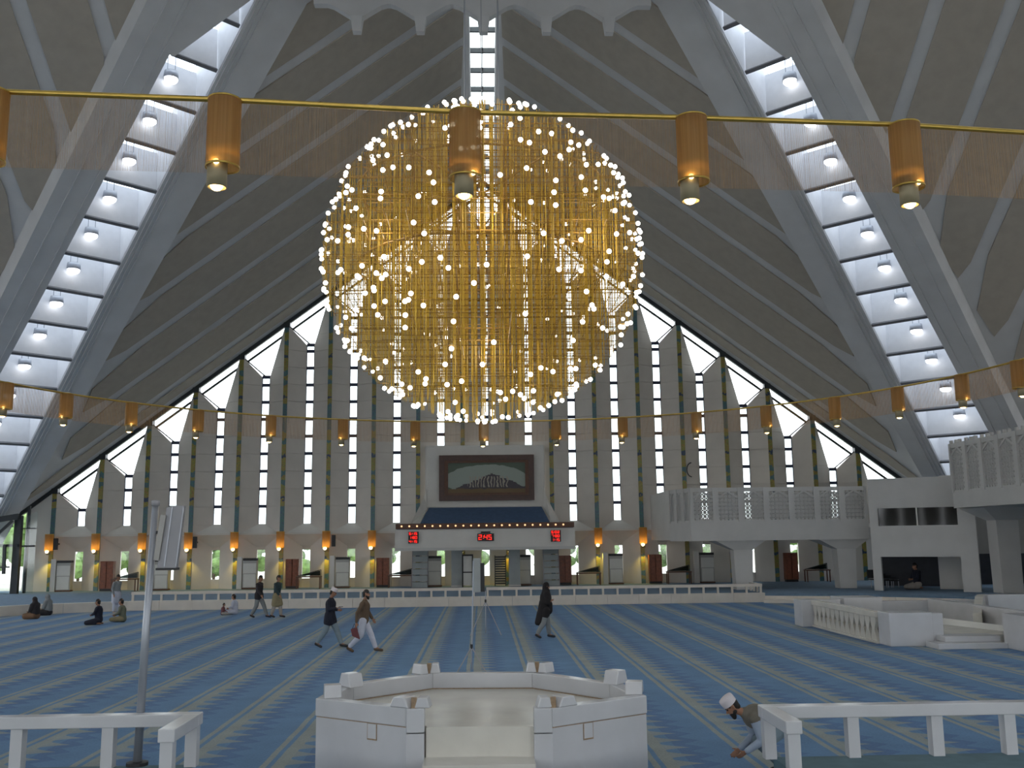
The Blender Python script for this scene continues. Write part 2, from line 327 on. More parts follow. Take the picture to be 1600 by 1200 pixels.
# ------------------------------------------------------------------ roof
ceil = empty('ceiling', kind='structure', label='tent-shaped concrete roof of folded slabs with long dark acoustic panels')
P0, G0, Cc = Vector((0, 0, ZP)), Vector((0, HALF, ZG)), {1: Vector((HALF, HALF, ZC)), -1: Vector((-HALF, HALF, ZC))}
def facet_pt(side, t, wv):        # t along gable->peak, wv along girder->ridge
    a = Cc[side].lerp(P0, t); b = G0.lerp(P0, t); return a.lerp(b, wv)
T0, DT = .049, .082
for k in range(4):
    R = rotc(k)
    for side in (1, -1):
        n = (G0-P0).cross(Cc[side]-P0).normalized()
        if n.z < 0: n = -n
        e = facet_pt(side, 0, .06); f = facet_pt(side, .93, .06)
        ws = lambda t_: 2.2/24.2/(1-t_)
        poly = [facet_pt(side, -.012, ws(-.012)), facet_pt(side, -.012, .978), facet_pt(side, .8, .90), facet_pt(side, .8, ws(.8))]
        mb = MB(); mb.slab([R @ q for q in poly], (R.to_3x3() @ n)*.25)
        mb.build('roof_slab', 'concrete', ceil)
        if k == 0 or (k == 1 and side == 1) or (k == 3 and side == -1):
            ts = [0.008]+[T0+DT*i for i in range(0, 9)]
            for i in range(len(ts)-1):
                a, b = ts[i]+.009, ts[i+1]-.009; d = b-a
                if b > .74: break
                lo = .30 if i == 0 else .21
                uv = [(a, .245), (a+.12*d, .20), (a+.72*d, .198), (b, .285), (b, .948), (a, .948)]
                if i == 0: uv = [(a, .20), (a+.3*d, .155), (a+.72*d, .155), (b, .21), (b, .948), (a, .948)]
                mb = MB(); mb.slab([R @ (facet_pt(side, t_, w_)-n*.02) for t_, w_ in uv], (R.to_3x3() @ n)*-.07)
                mb.build('ceiling_panel', 'panel', ceil)
    # ridge skylight
    rd = (P0-G0); RL = rd.length; rd.normalize(); up = Vector((1, 0, 0)).cross(rd); up = up if up.z > 0 else -up
    sk = MB()
    for s in (-1, 1):
        x = s*.93
        sk.slab([R @ (G0+Vector((x-.24, 0, 0))-up*.12), R @ (G0+Vector((x+.24, 0, 0))-up*.12), R @ (G0+Vector((x+.24, 0, 0))+up*.75), R @ (G0+Vector((x-.24, 0, 0))+up*.75)], R.to_3x3() @ (rd*RL))
    so = sk.build('ridge_skylight', 'concrete', ceil)
    b = MB(); i = 0; d = .4
    b.bar(R @ (G0+up*.55), R @ (G0+rd*30+up*.55), .05, .12)
    while d < 27:
        q = G0+rd*d+up*.5; b.bar(R @ (q-Vector((.7, 0, 0))), R @ (q+Vector((.7, 0, 0))), .09, .35, up=R.to_3x3() @ up)
        if k == 0:
            for s in (-1, 1):
                g = MB(); x0, x1 = (.03, .69) if s > 0 else (-.69, -.03)
                g.slab([R @ (G0+Vector((x0, 0, 0))+rd*(d+.06)+up*.62), R @ (G0+Vector((x1, 0, 0))+rd*(d+.06)+up*.62), R @ (G0+Vector((x1, 0, 0))+rd*(d+1.48)+up*.62), R @ (G0+Vector((x0, 0, 0))+rd*(d+1.48)+up*.62)], (R.to_3x3() @ up)*.02)
                g.build('skylight_pane', 'glass', so)
        d += 1.54
    b.build('skylight_bar', 'dark_metal', so)
    # corner girder with a ladder of lit cells
    a = (Cc[-1]-P0); a.normalize(); s = Vector((1, 1, 0))/math.sqrt(2); nn = a.cross(s); nn = nn if nn.z > 0 else -nn
    hs = lambda t: max(.95, 1.07+.026*(t-23))
    gird = None; sg = -1 if k == 3 else 1          # side of the slot that faces the far wall
    A0, A1 = 10, 60.5
    for sd in (-1, 1):
        g = MB()
        ring = []
        for t in (A0, 35, A1):
            o = P0+a*t; h0 = hs(t)
            ring.append([R @ (o+s*sd*h0), R @ (o+s*sd*(3.2 if sd*sg > 0 else 2.95+.012*(t-20))), R @ (o+s*sd*3.7+nn*3.4), R @ (o+s*sd*h0+nn*2.2)])
        vs = [p for r_ in ring for p in r_]; fs = [(0, 1, 2, 3), (8, 9, 10, 11)]
        for j in (0, 4): fs += [(j+i, j+(i+1) % 4, j+4+(i+1) % 4, j+4+i) for i in range(4)]
        g.add(vs, fs); go = g.build('girder', 'concrete', ceil)
        if gird is None: gird = go
        if sd > 0 and k in (0, 3): pass
        # fluted edge ribs beside the slot
        e = MB()
        for q in ((.10, .05), (.30, .05), (.50, .05)) if sd*sg > 0 else ((.25, .06), (1.05, .06)):
            pa, pb = P0+a*A0+s*sd*(hs(A0)+q[0])-nn*.02, P0+a*A1+s*sd*(hs(A1)+q[0])-nn*.02
            e.bar(R @ pa, R @ pb, q[1], .10, up=R.to_3x3() @ nn)
        e.build('edge_rib', 'concrete', go)
        li = MB(); qa, qb = P0+a*A0+s*sd*(hs(A0)-.02)+nn*.1, P0+a*A1+s*sd*(hs(A1)-.02)+nn*.1; q35 = P0+a*35+s*sd*(hs(35)-.02)+nn*.1
        li.slab([R @ qa, R @ q35, R @ (q35+nn*2), R @ (qa+nn*2)], (R.to_3x3() @ s)*sd*.01); li.slab([R @ q35, R @ qb, R @ (qb+nn*2), R @ (q35+nn*2)], (R.to_3x3() @ s)*sd*.01)
        li.build('slot_lining', 'fin_white', go)
    if k in (0, 3):
        # haunch beside the top of the slot
        hb = MB(); hb.slab([R @ (P0+a*22.0-s*sg*1.6-nn*.03), R @ (P0+a*22.0-s*sg*.95-nn*.03), R @ (P0+a*17.8+s*sg*1.15-nn*.03), R @ (P0+a*12+s*sg*1.15-nn*.03), R @ (P0+a*12-s*sg*1.6-nn*.03)], (R.to_3x3() @ nn)*.3)
        hb.build('haunch', 'concrete', gird)
    for j in range(-4, 18):
        t = 21.95+2.305*j; h0 = hs(t)+.02
        f = MB(); f.slab([R @ (P0+a*t-s*h0+nn*.12), R @ (P0+a*t+s*h0+nn*.12), R @ (P0+a*(t-1.08)+s*h0+nn*1.70), R @ (P0+a*(t-1.08)-s*h0+nn*1.70)], (R.to_3x3() @ a)*.1)
        f.build('fin', 'fin_white', gird)
        f = MB(); f.slab([R @ (P0+a*(t-.06)-s*h0+nn*.03), R @ (P0+a*(t-.06)+s*h0+nn*.03), R @ (P0+a*(t-.06)+s*h0+nn*.14), R @ (P0+a*(t-.06)-s*h0+nn*.14)], (R.to_3x3() @ a)*.17); f.build('fin_edge_shade', 'fin_edge_shade', gird)  # lower bar coloured dark as the fin's shaded edge
    g = MB(); g.slab([R @ (P0+a*A0-s*1+nn*2.15), R @ (P0+a*A0+s*1+nn*2.15), R @ (P0+a*A1+s*2.4+nn*2.15), R @ (P0+a*A1-s*2.4+nn*2.15)], (R.to_3x3() @ nn)*.03)
    g.build('slot_glazing', 'slot_glass', gird)
# hub at the peak: coffered ring beam with scalloped lower edge and pendants
HW = 10.9
hub = None
for k in range(4):
    R = rotc(k); low = []; x = -HW
    xs = [2.65*i for i in range(-2, 3)]
    prof = [(-7.1, 25.5)]
    for c in xs:
        prof += [(c-1.25, 25.5), (c-1.0, 25.42), (c-.25, 24.93), (c+.25, 24.93), (c+1.0, 25.42), (c+1.25, 25.5)]
    prof = [q for q in prof if -7.1 <= q[0] <= 7.1]+[(7.1, 25.5)]
    # closed outline split in convex strips
    mb = MB()
    for i in range(len(prof)-1):
        (x0, z0), (x1, z1) = prof[i], prof[i+1]
        if x1-x0 < .01: continue
        mb.slab([R @ Vector((x0, HW, z0)), R @ Vector((x1, HW, z1)), R @ Vector((x1, HW, 28)), R @ Vector((x0, HW, 28))], R.to_3x3() @ Vector((0, -.35, 0)))
    o = mb.build('hub_beam', 'concrete', ceil)
    pd = MB()
    for c in xs:
        pd.add([R @ Vector(q) for q in [(c-.25, HW+.03, 24.95), (c+.25, HW+.03, 24.95), (c+.25, HW-.4, 24.95), (c-.25, HW-.4, 24.95), (c-.17, HW-.02, 24.28), (c+.17, HW-.02, 24.28), (c+.17, HW-.34, 24.28), (c-.17, HW-.34, 24.28)]],
               [(0, 1, 2, 3), (4, 5, 6, 7), (0, 1, 5, 4), (1, 2, 6, 5), (2, 3, 7, 6), (3, 0, 4, 7)])
    pd.build('pendant_drop', 'concrete', o)
mb = MB(); c7 = 7.1
mb.slab([(CX+x, CY+y, 27.4) for x, y in ((-c7, -HW), (c7, -HW), (HW, -c7), (HW, c7), (c7, HW), (-c7, HW), (-HW, c7), (-HW, -c7))], (0, 0, .5))
for i in range(-4, 5):
    x = 2.65*i; h_ = min(HW, HW+c7-abs(x))-.4
    mb.box(CX+x-.2, CX+x+.2, CY-h_, CY+h_, 25.9, 27.4); mb.box(CX-h_, CX+h_, CY+x-.2, CY+x+.2, 25.9, 27.4)
mb.build('hub_coffer', 'concrete', ceil)

# floodlights inside the slots
RW = {}
def floodlight():
    r = empty('floodlight', cat='floodlight', group='floodlights in the roof slots')
    MB().lathe([(.05, .32), (.30, .30), (.33, .0), (.30, -.02)], 14).build('housing', 'steel', r, smooth=True)
    MB().lathe([(.30, 0), (.29, -.12), (.22, -.2), (0, -.22)], 14).build('lens', 'lens_white', r, smooth=True)
    b = MB(); b.bar((-.17, 0, .2), (-.17, 0, 2.0), .03); b.bar((.17, 0, .2), (.17, 0, 2.0), .03); b.build('rod', 'steel', r)
    return r
fp = floodlight(); freeze(fp); first = True
for side, k in ((-1, 0), (1, 3)):
    R = rotc(k); a = (Cc[-1]-P0).normalized(); s = Vector((1, 1, 0))/math.sqrt(2); nn = a.cross(s); nn = nn if nn.z > 0 else -nn
    for j in range(0, 12):
        t = 21.95+2.305*(j+.62); sgn = -1 if k == 0 else 1
        o = fp if first else copy_tree(fp); first = False
        o.location = R @ (P0+a*t+s*sgn*.28+nn*.75)
        o['label'] = 'white round floodlight hung in the %s sloping roof slot, %s from the top' % ('left' if side < 0 else 'right', ORD[j])

# ------------------------------------------------------------------ folded walls
BAY, ZB0, DEP = 2.82, 4.37, .7
def bay_faces(n):
    """list of (kind, polygon in 3-D) of the bay centred on xn; local to the far wall"""
    xn = BAY*n; xl, xr = xn-BAY/2, xn+BAY/2
    return xn, xl, xr
def zk(n):  return zr(CX+BAY*n)-2.5 if n else zr(CX)-3.0
def zside(n, sd): return zr(CX+BAY*(n+sd*.5))-.35
wall = {}
panels = []                        # (priority, builder)
def face_pt(n, sd, u, z, off=0):   # u 0 at pilaster, 1 at window
    xn = BAY*n; xp = xn+sd*(BAY/2-.13); xw = xn+sd*.25
    return Vector((CX+xp+(xw-xp)*u, YW+DEP*u+off, z))
backing = MB(); stuffp = MB(); count = 0
wb = empty('wall_back', kind='structure', label='far white wall of vertical folds with slit windows between mosaic strips')
NB = 9
bays = list(range(-NB, NB+1))
for n in bays:
    for sd in (-1, 1):
        ztop1, ztop0 = zk(n), zside(n, sd)
        up_poly = [(0, 3.74), (1, 4.37), (1, ztop1), (0, ztop0)]
        if ztop1 < 4.6: up_poly = [(0, 3.74), (1, 4.37), (1, 4.6), (0, max(ztop0, 4.9))]
        backing.slab([face_pt(n, sd, u, z, .10) for u, z in up_poly], (0, .12, 0))
        lw = [(0, .43), (1, .43), (1, 2.98), (0, 3.74)]
        backing.slab([face_pt(n, sd, u, z, .0) for u, z in lw], (0, .15, 0))
        if abs(n) <= 1:                                          # covered by the picture wall
            base = 9.2
        else: base = 3.0
        z = 4.37+1.11*math.floor((base-4.37)/1.11) if base > 4 else 3.26
        while z < ztop0+1 or z < ztop1:
            pz = clip(clip(up_poly, 0, -1, -(z+.008)), 0, 1, z+1.11-.008)
            z += 1.11
            if len(pz) < 3: continue
            fr = [face_pt(n, sd, u, zz, 0) for u, zz in pz]
            if count < 296: MB().slab(fr, (0, .09, 0)).build('wall_panel', 'wall_white', wb)
            else: stuffp.slab(fr, (0, .09, 0))
            count += 1
    # flare under the window and soffit over the lower fold
    xn = CX+BAY*n; xl, xr = xn-BAY/2+.13, xn+BAY/2-.13
    MB().slab([(xn-.27, YW+DEP, 4.38), (xn+.27, YW+DEP, 4.38), (xr, YW-.02, 3.74), (xl, YW-.02, 3.74)], (0, .1, -.1)).build('flare', 'plaster', wb)
    MB().slab([(xn-.27, YW+DEP, 2.98), (xn+.27, YW+DEP, 2.98), (xr, YW-.02, 3.735), (xl, YW-.02, 3.735)], (0, .1, .1)).build('soffit', 'wall_white', wb)
    # sill and head of the lower slot
    backing.box(xn-.26, xn+.26, YW+DEP, YW+DEP+.15, .43, 1.0); backing.box(xn-.26, xn+.26, YW+DEP, YW+DEP+.15, 2.8, 3.0)
    backing.box(xn-.26, xn+.26, YW+DEP, YW+DEP+.15, 3.9, 4.4)
backing.build('wall_backing', 'wall_white', wb)
if stuffp.v: stuffp.build('wall_panel', 'wall_white', wb, kind='stuff')
# end piece of the wall at the left
MB().slab([(CX-BAY*9.5-.1, YW, .43), (-28.3, YW+.1, .43), (-28.3, YW+.1, zr(-28.3)-.2), (CX-BAY*9.5-.1, YW, zr(-26.6)-.2)], (0, .2, 0)).build('wall_end', 'plaster', wb)
MB().box(27.0, 34.5, YW, YW+.25, .43, zr(27.0)-.6-4).build('wall_end', 'plaster', wb)
# mosaic strips (pilasters)
for i in range(-10, 10):
    x = CX+BAY*(i+.5)
    if i in (-1, 0):
        MB().box(x-.13, x+.13, YW-.08, YW+.1, 9.0, zr(x)-.3).build('mosaic_strip', 'mosaic', wb)
        MB().box(x-.13, x+.13, YW-.08, YW+.1, .44, 2.9).build('mosaic_strip', 'mosaic', wb); continue
    top = max(zr(x)-.3, 1)
    b = MB(); b.box(x-.13, x+.13, YW-.08, YW+.1, .44, top); b.build('mosaic_strip', 'mosaic', wb)
# plain rails along the roof edge of the gable
tr = empty('trim_1', kind='structure', label='dark metal edge bars along the sloping top of the far wall')
for s in (-1, 1):
    b = MB(); b.bar((CX, YW+.05, ZG-.12), (CX+s*33, YW+.05, zr(CX+s*33)-.12), .3, .22, up=(0, 1, 0)); b.build('edge_bar', 'dark_metal', tr)
    b = MB(); b.bar((CX, YW+.25, ZG-.75), (CX+s*27.4, YW+.25, zr(CX+s*27.4)-.75), .12, .13, up=(0, 1, 0)); b.build('edge_bar', 'dark_metal', tr)
for i in range(-10, 10):
    x = CX+BAY*(i+.5); MB().box(x-.2, x+.2, YW-.12, YW+.3, zr(x)-.45, zr(x)-.12).build('bracket', 'dark_metal', tr)
# windows: slit of panes topped by a kite pane, and a lower slot
for idx, n in enumerate(bays):
    xn = CX+BAY*n; y = YW+DEP+.05
    wd = empty('window_%d' % (idx+1), kind='structure')
    bars = MB(); top = zk(n); z = 4.40 if abs(n) > 1 else 8.88
    if n == 0: z = 8.88
    if n != 0 or True:
        while z+.3 < top and not (n == 0 and z < 9.0 and False):
            z1 = min(z+1.11, top)
            if n == 0 and z < 9.2: z = z1; continue
            MB().box(xn-.22, xn+.22, y+.03, y+.05, z+.08, z1-.08).build('pane', 'glass', wd)
            bars.box(xn-.25, xn+.25, y-.02, y+.10, z1-.10, z1+.10)
            z = z1
    bars.box(xn-.27, xn-.22, y-.02, y+.1, 4.4 if abs(n) > 1 else 8.9, max(top, 4.9)); bars.box(xn+.22, xn+.27, y-.02, y+.1, 4.4 if abs(n) > 1 else 8.9, max(top, 4.9))
    bars.build('window_bar', 'bar_blue', wd)
    # kite
    xl, xr = xn-BAY/2+.2, xn+BAY/2-.2
    kp = [(xn, YW+DEP, top), (xr, YW+.2, zside(n, 1)+.25), (xn, YW+.2, zr(xn)-.1) if n == 0 else None, (xl, YW+.2, zside(n, -1)+.25)]
    kp = [q for q in kp if q]
    MB().slab(kp, (0, .02, 0)).build('kite_pane', 'glass', wd)
    fb = MB()
    if n >= 0: fb.bar((xn, YW+DEP-.05, top), (xr+.05, YW+.1, zside(n, 1)), .07)
    if n <= 0: fb.bar((xn, YW+DEP-.05, top), (xl-.05, YW+.1, zside(n, -1)), .07)
    fb.build('kite_frame', 'dark_metal', wd)
    MB().box(xn-.22, xn+.22, y+.03, y+.05, 1.0, 2.8).build('low_pane', 'glass', wd)

# side and front walls: same folded gable as plain shells, glazed below
def shell(k, name, lab):
    R = rotc(k); g = MB(); w_ = empty(name, kind='structure', label=lab)
    for n in range(-9, 10):
        for sd in (-1, 1):
            t1, t0 = zk(n), zside(n, sd)
            if t1 < 5: continue
            f = lambda u, z: R @ (face_pt(n, sd, u, z, 0)-Vector((CX, CY, 0)))
            g.slab([f(0, 3.74), f(1, 4.3), f(1, t1), f(0, t0)], R.to_3x3() @ Vector((0, .2, 0)))
    g.build('folded_shell', 'wall_white', w_)
    p = MB()
    for n in range(-11, 11):
        x = BAY*(n+.5); q = [R @ Vector((x+dx, HALF+dy, 0)) for dx, dy in ((-.13, -.1), (.13, -.1), (.13, .2), (-.13, .2))]
        p.slab(q, (0, 0, max(zr(CX+x), 1)))
    p.build('pier', 'wall_white', w_); return w_
shell(1, 'wall_left', 'left gable wall, folded above and glazed below')
shell(2, 'wall_front', 'entrance gable wall behind the viewer, folded above and glazed below')
shell(3, 'wall_right', 'right gable wall, folded above and glazed below')

# glazed steel screen at the far left corner
wl = empty('window_20', kind='structure', label='tall dark steel and glass screen at the far left corner')
def gb(pts, wdt, dp=.15):
    b = MB(); b.bar(pts[0], pts[1], wdt, dp, up=(0, 1, 0)); b.build('frame_bar', 'dark_metal', wl)
yS = 58.2
gb(((-28.35+.95, 59.5, .44), (-28.35+.95, 59.5, 5.6)), .12); gb(((-27.7, 58.9, .44), (-27.7, 58.9, 5.0)), .40, .3)
gb(((-27.6, 59.2, 3.2), (-26.9+.0, 59.4, 3.2)), .1); gb(((-27.6, 59.2, 4.25), (-26.9, 59.4, 4.25)), .06)
MB().slab([(-27.6, 59.35, .44), (-26.9, 59.5, .44), (-26.9, 59.5, 5.3), (-27.6, 59.35, 4.9)], (0, .02, 0)).build('pane', 'glass', wl)
gb(((-34, 58, 3.9), (-27.6, 58.6, 4.95)), .34, .3); gb(((-34, 58.0, 3.25), (-27.6, 58.7, 3.25)), .16)
gb(((-31.5, 57.9, .9), (-27.9, 58.5, 4.7)), .14); gb(((-28.15, 58.4, 1.6), (-28.2, 58.4, 3.3)), .16)
for x in (-28.6, -29.0, -29.7, -30.5, -31.3, -32.1): gb(((x, 58.1, .44), (x, 58.1, 2.0 if x > -29.6 else 3.2)), .09)
gb(((-34, 58.05, 2.0), (-27.8, 58.3, 2.0)), .08)
MB().slab([(-34, 58.2, .44), (-27.8, 58.5, .44), (-27.8, 58.5, 4.8), (-34, 58.2, 3.8)], (0, .02, 0)).build('pane', 'glass', wl)

# ------------------------------------------------------------------ outside
og = MB(); og.box(-120, 120, 63.2, 200, -.4, .2); og.box(-120, -36.5, -60, 63.2, -.4, .2); og.box(36.5, 120, -60, 63.2, -.4, .2); og.box(-36.5, 36.5, -60, -8.2, -.4, .2)
og = og.build('floor.001', 'paving'); og['kind'] = 'structure'; og['label'] = 'pale paved terrace outside the hall'
def shrub(x, y, h, w_, lab, grp):
    r = empty('tree', (x, y, .2), label=lab, cat='tree', group=grp)
    mb = MB(); rnd = random.Random(int(x*7+y))
    for i in range(16):
        a = rnd.random()*2*PI; rr = w_*(.15+.55*rnd.random()); z = h*(.25+.6*rnd.random()); sz = w_*(.22+.2*rnd.random())
        mb.sphere((rr*math.cos(a), rr*math.sin(a), z), sz, 9, 6, (1, 1, .8))
    mb.build('foliage', 'foliage', r)
    MB().tube([(0, 0, 0), (.05, 0, h*.6)], .12, 8).build('trunk', 'trunk', r)
for i in range(21):
    x = -38.5+3.4*i; h = 4.0+.35*math.sin(i*2.3)
    shrub(x, 78+1.2*math.sin(i*1.7), h, 2.1, 'low green tree seen through the slots of the far wall, %s from the left' % ORD[i], 'trees outside the far wall')
for i, (x, y, h) in enumerate([(-35.5, 70, 6.5), (-30.6, 68.5, 5.6), (-41, 66, 7), (-46, 72, 8)]):
    shrub(x, y, h, 3.2, 'tall green tree outside the corner screen, %s from the wall' % ORD[i], 'trees outside the corner screen')

# ------------------------------------------------------------------ picture wall and far stage
pw = tag(MB().build('picture_wall', 'plaster'), 'raised white wall block that carries the big framed picture', 'wall block', None)
D.objects.remove(pw)
pw = empty('picture_wall', (CX, 60.4, 0), label='raised white wall block behind the big framed picture', cat='wall block')
b = MB(); b.box(-3.75, 3.75, 0, .6, 5.2, 9.15); b.build('block', 'plaster', pw, bevel=.12)
b = MB(); b.box(-4.05, 4.05, .15, .8, 3.9, 5.25); b.build('lower_block', 'plaster', pw)
pic = empty('framed_picture', (.3, 60.25, 7.08), label='large framed picture with a pale oval and dark strokes on the far wall', cat='picture')
PW, PH = 2.97, 1.42
b = MB()
for z in (-PH+.17, PH-.17): b.box(-PW, PW, -.12, .1, z-.17, z+.17)
for x in (-PW+.17, PW-.17): b.box(x-.17, x+.17, -.12, .1, -PH+.34, PH-.34)
b.build('outer_frame', 'picture_frame', pic)
b = MB()
for z in (-PH+.41, PH-.41): b.box(-PW+.34, PW-.34, -.08, .1, z-.07, z+.07)
for x in (-PW+.45, PW-.45): b.box(x-.11, x+.11, -.08, .1, -PH+.48, PH-.48)
b.build('inner_frame', 'wood_dark', pic)
cv = MB(); cv.box(-PW+.5, PW-.5, -.02, .05, -PH+.45, PH-.45); cv.build('canvas', 'painting', pic)
st = empty('stage_balcony', (CX, 57.5, 0), label='white balcony beam under the big picture, carried across the far wall', cat='balcony')
MB().box(-5.35, 5.3, 0, 2.8, 2.82, 3.9).build('beam', 'plaster', st)
for s in (-1, 1):
    b = MB(); b.slab([(s*3.62, 2.75, 5.2), (s*3.70, 2.75, 6.4), (s*3.80, 2.75, 5.9), (s*4.55, 1.0, 4.15), (s*3.98, 1.0, 4.15)], (0, .15, 0)); b.build('side_blade', 'plaster', st)
MB().box(-5.35, 5.3, .05, 2.85, 2.65, 2.82).build('beam_soffit', 'gallery_white', st)
MB().slab([(-3.9, .5, 4.25), (3.85, .5, 4.25), (3.5, 2.7, 5.25), (-3.5, 2.7, 5.25)], (0, 0, -.12)).build('blue_slope', 'blue_carpet', st, label='dark blue carpeted slope')
MB().box(-5.3, 5.25, .5, 2.8, 3.9, 4.1).build('deck', 'blue_carpet', st)
MB().box(-5.3, 5.25, -.12, .2, 3.93, 4.24).build('wood_ledge', 'wood_dark', st)
me = MB().sphere((0, 0, 0), .055, 8, 6).mesh('ledge_lamp', 'bulb_small')
brd = MB().lathe([(.03, .0), (.11, .0), (.11, .04), (.03, .04)], 8).mesh('lamp_rim', 'brass')
for i in range(22):
    o = reuse(me, 'ledge_lamp', st, (-4.95+i*.455, -.15, 4.09))
# LED boards
def seg7(mb, ch, x, z, w_, h, y):
    S = {'0': 'abcdef', '1': 'bc', '2': 'abged', '3': 'abgcd', '4': 'fgbc', '5': 'afgcd', '6': 'afgedc', '7': 'abc', '8': 'abcdefg', '9': 'abcfgd'}
    t = h*.11
    pos = {'a': (x, x+w_, z+h-t, z+h), 'g': (x, x+w_, z+h/2-t/2, z+h/2+t/2), 'd': (x, x+w_, z, z+t), 'f': (x, x+t, z+h/2, z+h), 'b': (x+w_-t, x+w_, z+h/2, z+h), 'e': (x, x+t, z, z+h/2), 'c': (x+w_-t, x+w_, z, z+h/2)}
    for c in S.get(ch, ''): q = pos[c]; mb.box(q[0], q[1], y, y+.02, q[2], q[3])
def led(xc, zc, w_, h, rows, lab, name='clock'):
    r = empty(name, (xc, 57.35, zc), label=lab, cat='digital clock')
    MB().box(-w_/2, w_/2, 0, .14, -h/2, h/2).build('case', 'black', r)
    n = len(rows); rh = h/n
    for i, t in enumerate(rows):
        mb = MB(); x = -w_*.42; cw = w_*.84/(len(t.replace(':', ''))+.35); z = h/2-(i+1)*rh+rh*.18
        for ch in t:
            if ch == ':': mb.box(x+.02, x+.06, -.03, 0, z+rh*.15, z+rh*.25); mb.box(x+.02, x+.06, -.03, 0, z+rh*.4, z+rh*.5); x += cw*.35; continue
            seg7(mb, ch, x, z, cw*.72, rh*.64, -.03); x += cw
        mb.build('digits', 'led_red', r)
    return r
led(-4.05, 3.43, .60, .68, ['5:15', '1:30', '4:15'], 'small black board with three rows of red digits, left end of the balcony beam', 'prayer_time_board')
led(4.35, 3.43, .60, .68, ['6:02', '7:30', '1:15'], 'small black board with three rows of red digits, right end of the balcony beam', 'prayer_time_board')
c = led(.2, 3.40, .98, .44, ['2:45'], 'wide black clock with red digits at the middle of the balcony beam', 'digital_clock')
MB().box(-.28, .28, 0, .12, .24, .34).build('hood', 'black', c)
# under the balcony: stairs, posts, partitions
for s, lab in ((-1, 'left'), (1, 'right')):
    r = empty('stair_flight', (CX+s*4.0, 59.3, .44), label='steep grey stair under the %s end of the balcony beam' % lab, cat='stair')
    for i in range(6): MB().box(-.44, .44, .12*i, .12*i+.3, .38*i, .38*i+.33).build('tread', 'stair_grey', r)
    b = MB(); b.bar((-.47, 0, 0), (-.47, .7, 2.3), .05); b.bar((.47, 0, 0), (.47, .7, 2.3), .05); b.build('stringer', 'grey_paint', r)
    r = empty('pillar', (CX+s*1.75, 59.6, .44), label='grey pillar under the balcony beam, %s of the middle' % lab, cat='pillar')
    MB().box(-.34, .34, -.2, .3, .1, 2.2).build('shaft', 'stair_grey', r); MB().box(-.38, .38, -.24, .34, 0, .1).build('plinth', 'gallery_white', r)
r = empty('notice_board', (-.9, 59.2, .44), label='white board in a dark frame under the balcony beam', cat='board')
MB().box(-.26, .26, 0, .04, .1, 1.85).build('board', 'ac_white', r)
b = MB(); b.box(-.34, -.26, -.03, .07, 0, 1.95); b.box(.26, .34, -.03, .07, 0, 1.95); b.box(-.26, .26, -.03, .07, 1.85, 1.95); b.box(-.26, .26, -.03, .07, .85, .92); b.build('frame', 'black', r)
r = empty('screen_grille', (1.1, 60.3, .44), label='dark slatted grille right of the middle slot window', cat='grille')
for i in range(12): MB().box(-.3, .3, 0, .05, .1+i*.145, .2+i*.145).build('slat', 'dark_metal', r)
b = MB(); b.box(-.36, -.3, -.02, .08, 0, 1.85); b.box(.3, .36, -.02, .08, 0, 1.85); b.build('frame', 'dark_metal', r)

# ------------------------------------------------------------------ furniture along the far wall
def ac_unit():
    r = empty('air_conditioner', cat='air conditioner', group='floor air conditioners along the far wall')
    MB().box(-.42, .42, -.2, .2, .08, 1.72).build('cabinet', 'ac_grey', r, bevel=.02)
    MB().box(-.42, .42, -.23, .2, 1.72, 1.86).build('outlet', 'black', r)
    MB().box(-.40, .40, -.23, -.2, .95, 1.55).build('grille', 'ac_white', r)
    MB().box(-.36, .36, -.22, -.2, .12, .9).build('lower_panel', 'ac_white', r)
    MB().box(-.80, -.50, -.15, .2, .0, 1.95).build('side_post', 'plaster', r)
    MB().box(-.45, .45, -.24, .22, 0, .08).build('plinth', 'wood_dark', r); return r
def bookcase():
    r = empty('bookcase', cat='bookcase', group='red-brown bookcases along the far wall')
    MB().box(-.40, -.36, -.18, .2, .14, 1.78).build('side_panel', 'wood_red', r); MB().box(.36, .40, -.18, .2, .14, 1.78).build('side_panel', 'wood_red', r)
    MB().box(-.36, .36, .14, .18, .14, 1.78).build('back_panel', 'wood_red', r)
    for i in range(5): MB().box(-.36, .36, -.16, .14, .14+.40*i, .18+.40*i).build('shelf', 'wood_red', r)
    MB().box(-.35, -.02, -.18, -.15, .18, 1.74).build('door', 'wood_red', r); MB().box(.02, .35, -.18, -.15, .18, 1.74).build('door', 'wood_red', r)
    b = MB(); b.box(-.38, .38, -.14, .16, 0, .14); b.build('plinth', 'black', r); return r
def table():
    r = empty('reading_table', cat='table', group='dark reading tables along the far wall')
    MB().box(-.75, .75, -.3, .3, .68, .75).build('tabletop', 'wood_dark', r)
    for x in (-.7, .7):
        for y in (-.25, .25): MB().box(x-.03, x+.03, y-.03, y+.03, 0, .68).build('leg', 'wood_dark', r)
    b = MB(); b.bar((-.7, .2, .76), (.7, .2, 1.12), .04); b.bar((.7, .2, .75), (.7, .2, 1.12), .04); b.build('stand_frame', 'black', r)
    b = MB(); b.slab([(-.6, .18, .77), (.66, .18, .77), (.66, .18, 1.08)], (0, .02, 0)); b.build('glass_board', 'glass_dark', r); return r
protos = {'a': ac_unit(), 'b': bookcase(), 't': table()}
for p in protos.values(): freeze(p)
usedp = set()
def place(kind, x, lab, y=60.6):
    o = protos[kind] if kind not in usedp else copy_tree(protos[kind]); usedp.add(kind)
    o.location = (x, y, .44); o['label'] = lab
def px(x, y=60.4, row=895):                      # metres along the far wall under a bearing
    d = fwd+r2*((x-800)/1500)+u2*((600-row)/1500); return d.x*y/d.y
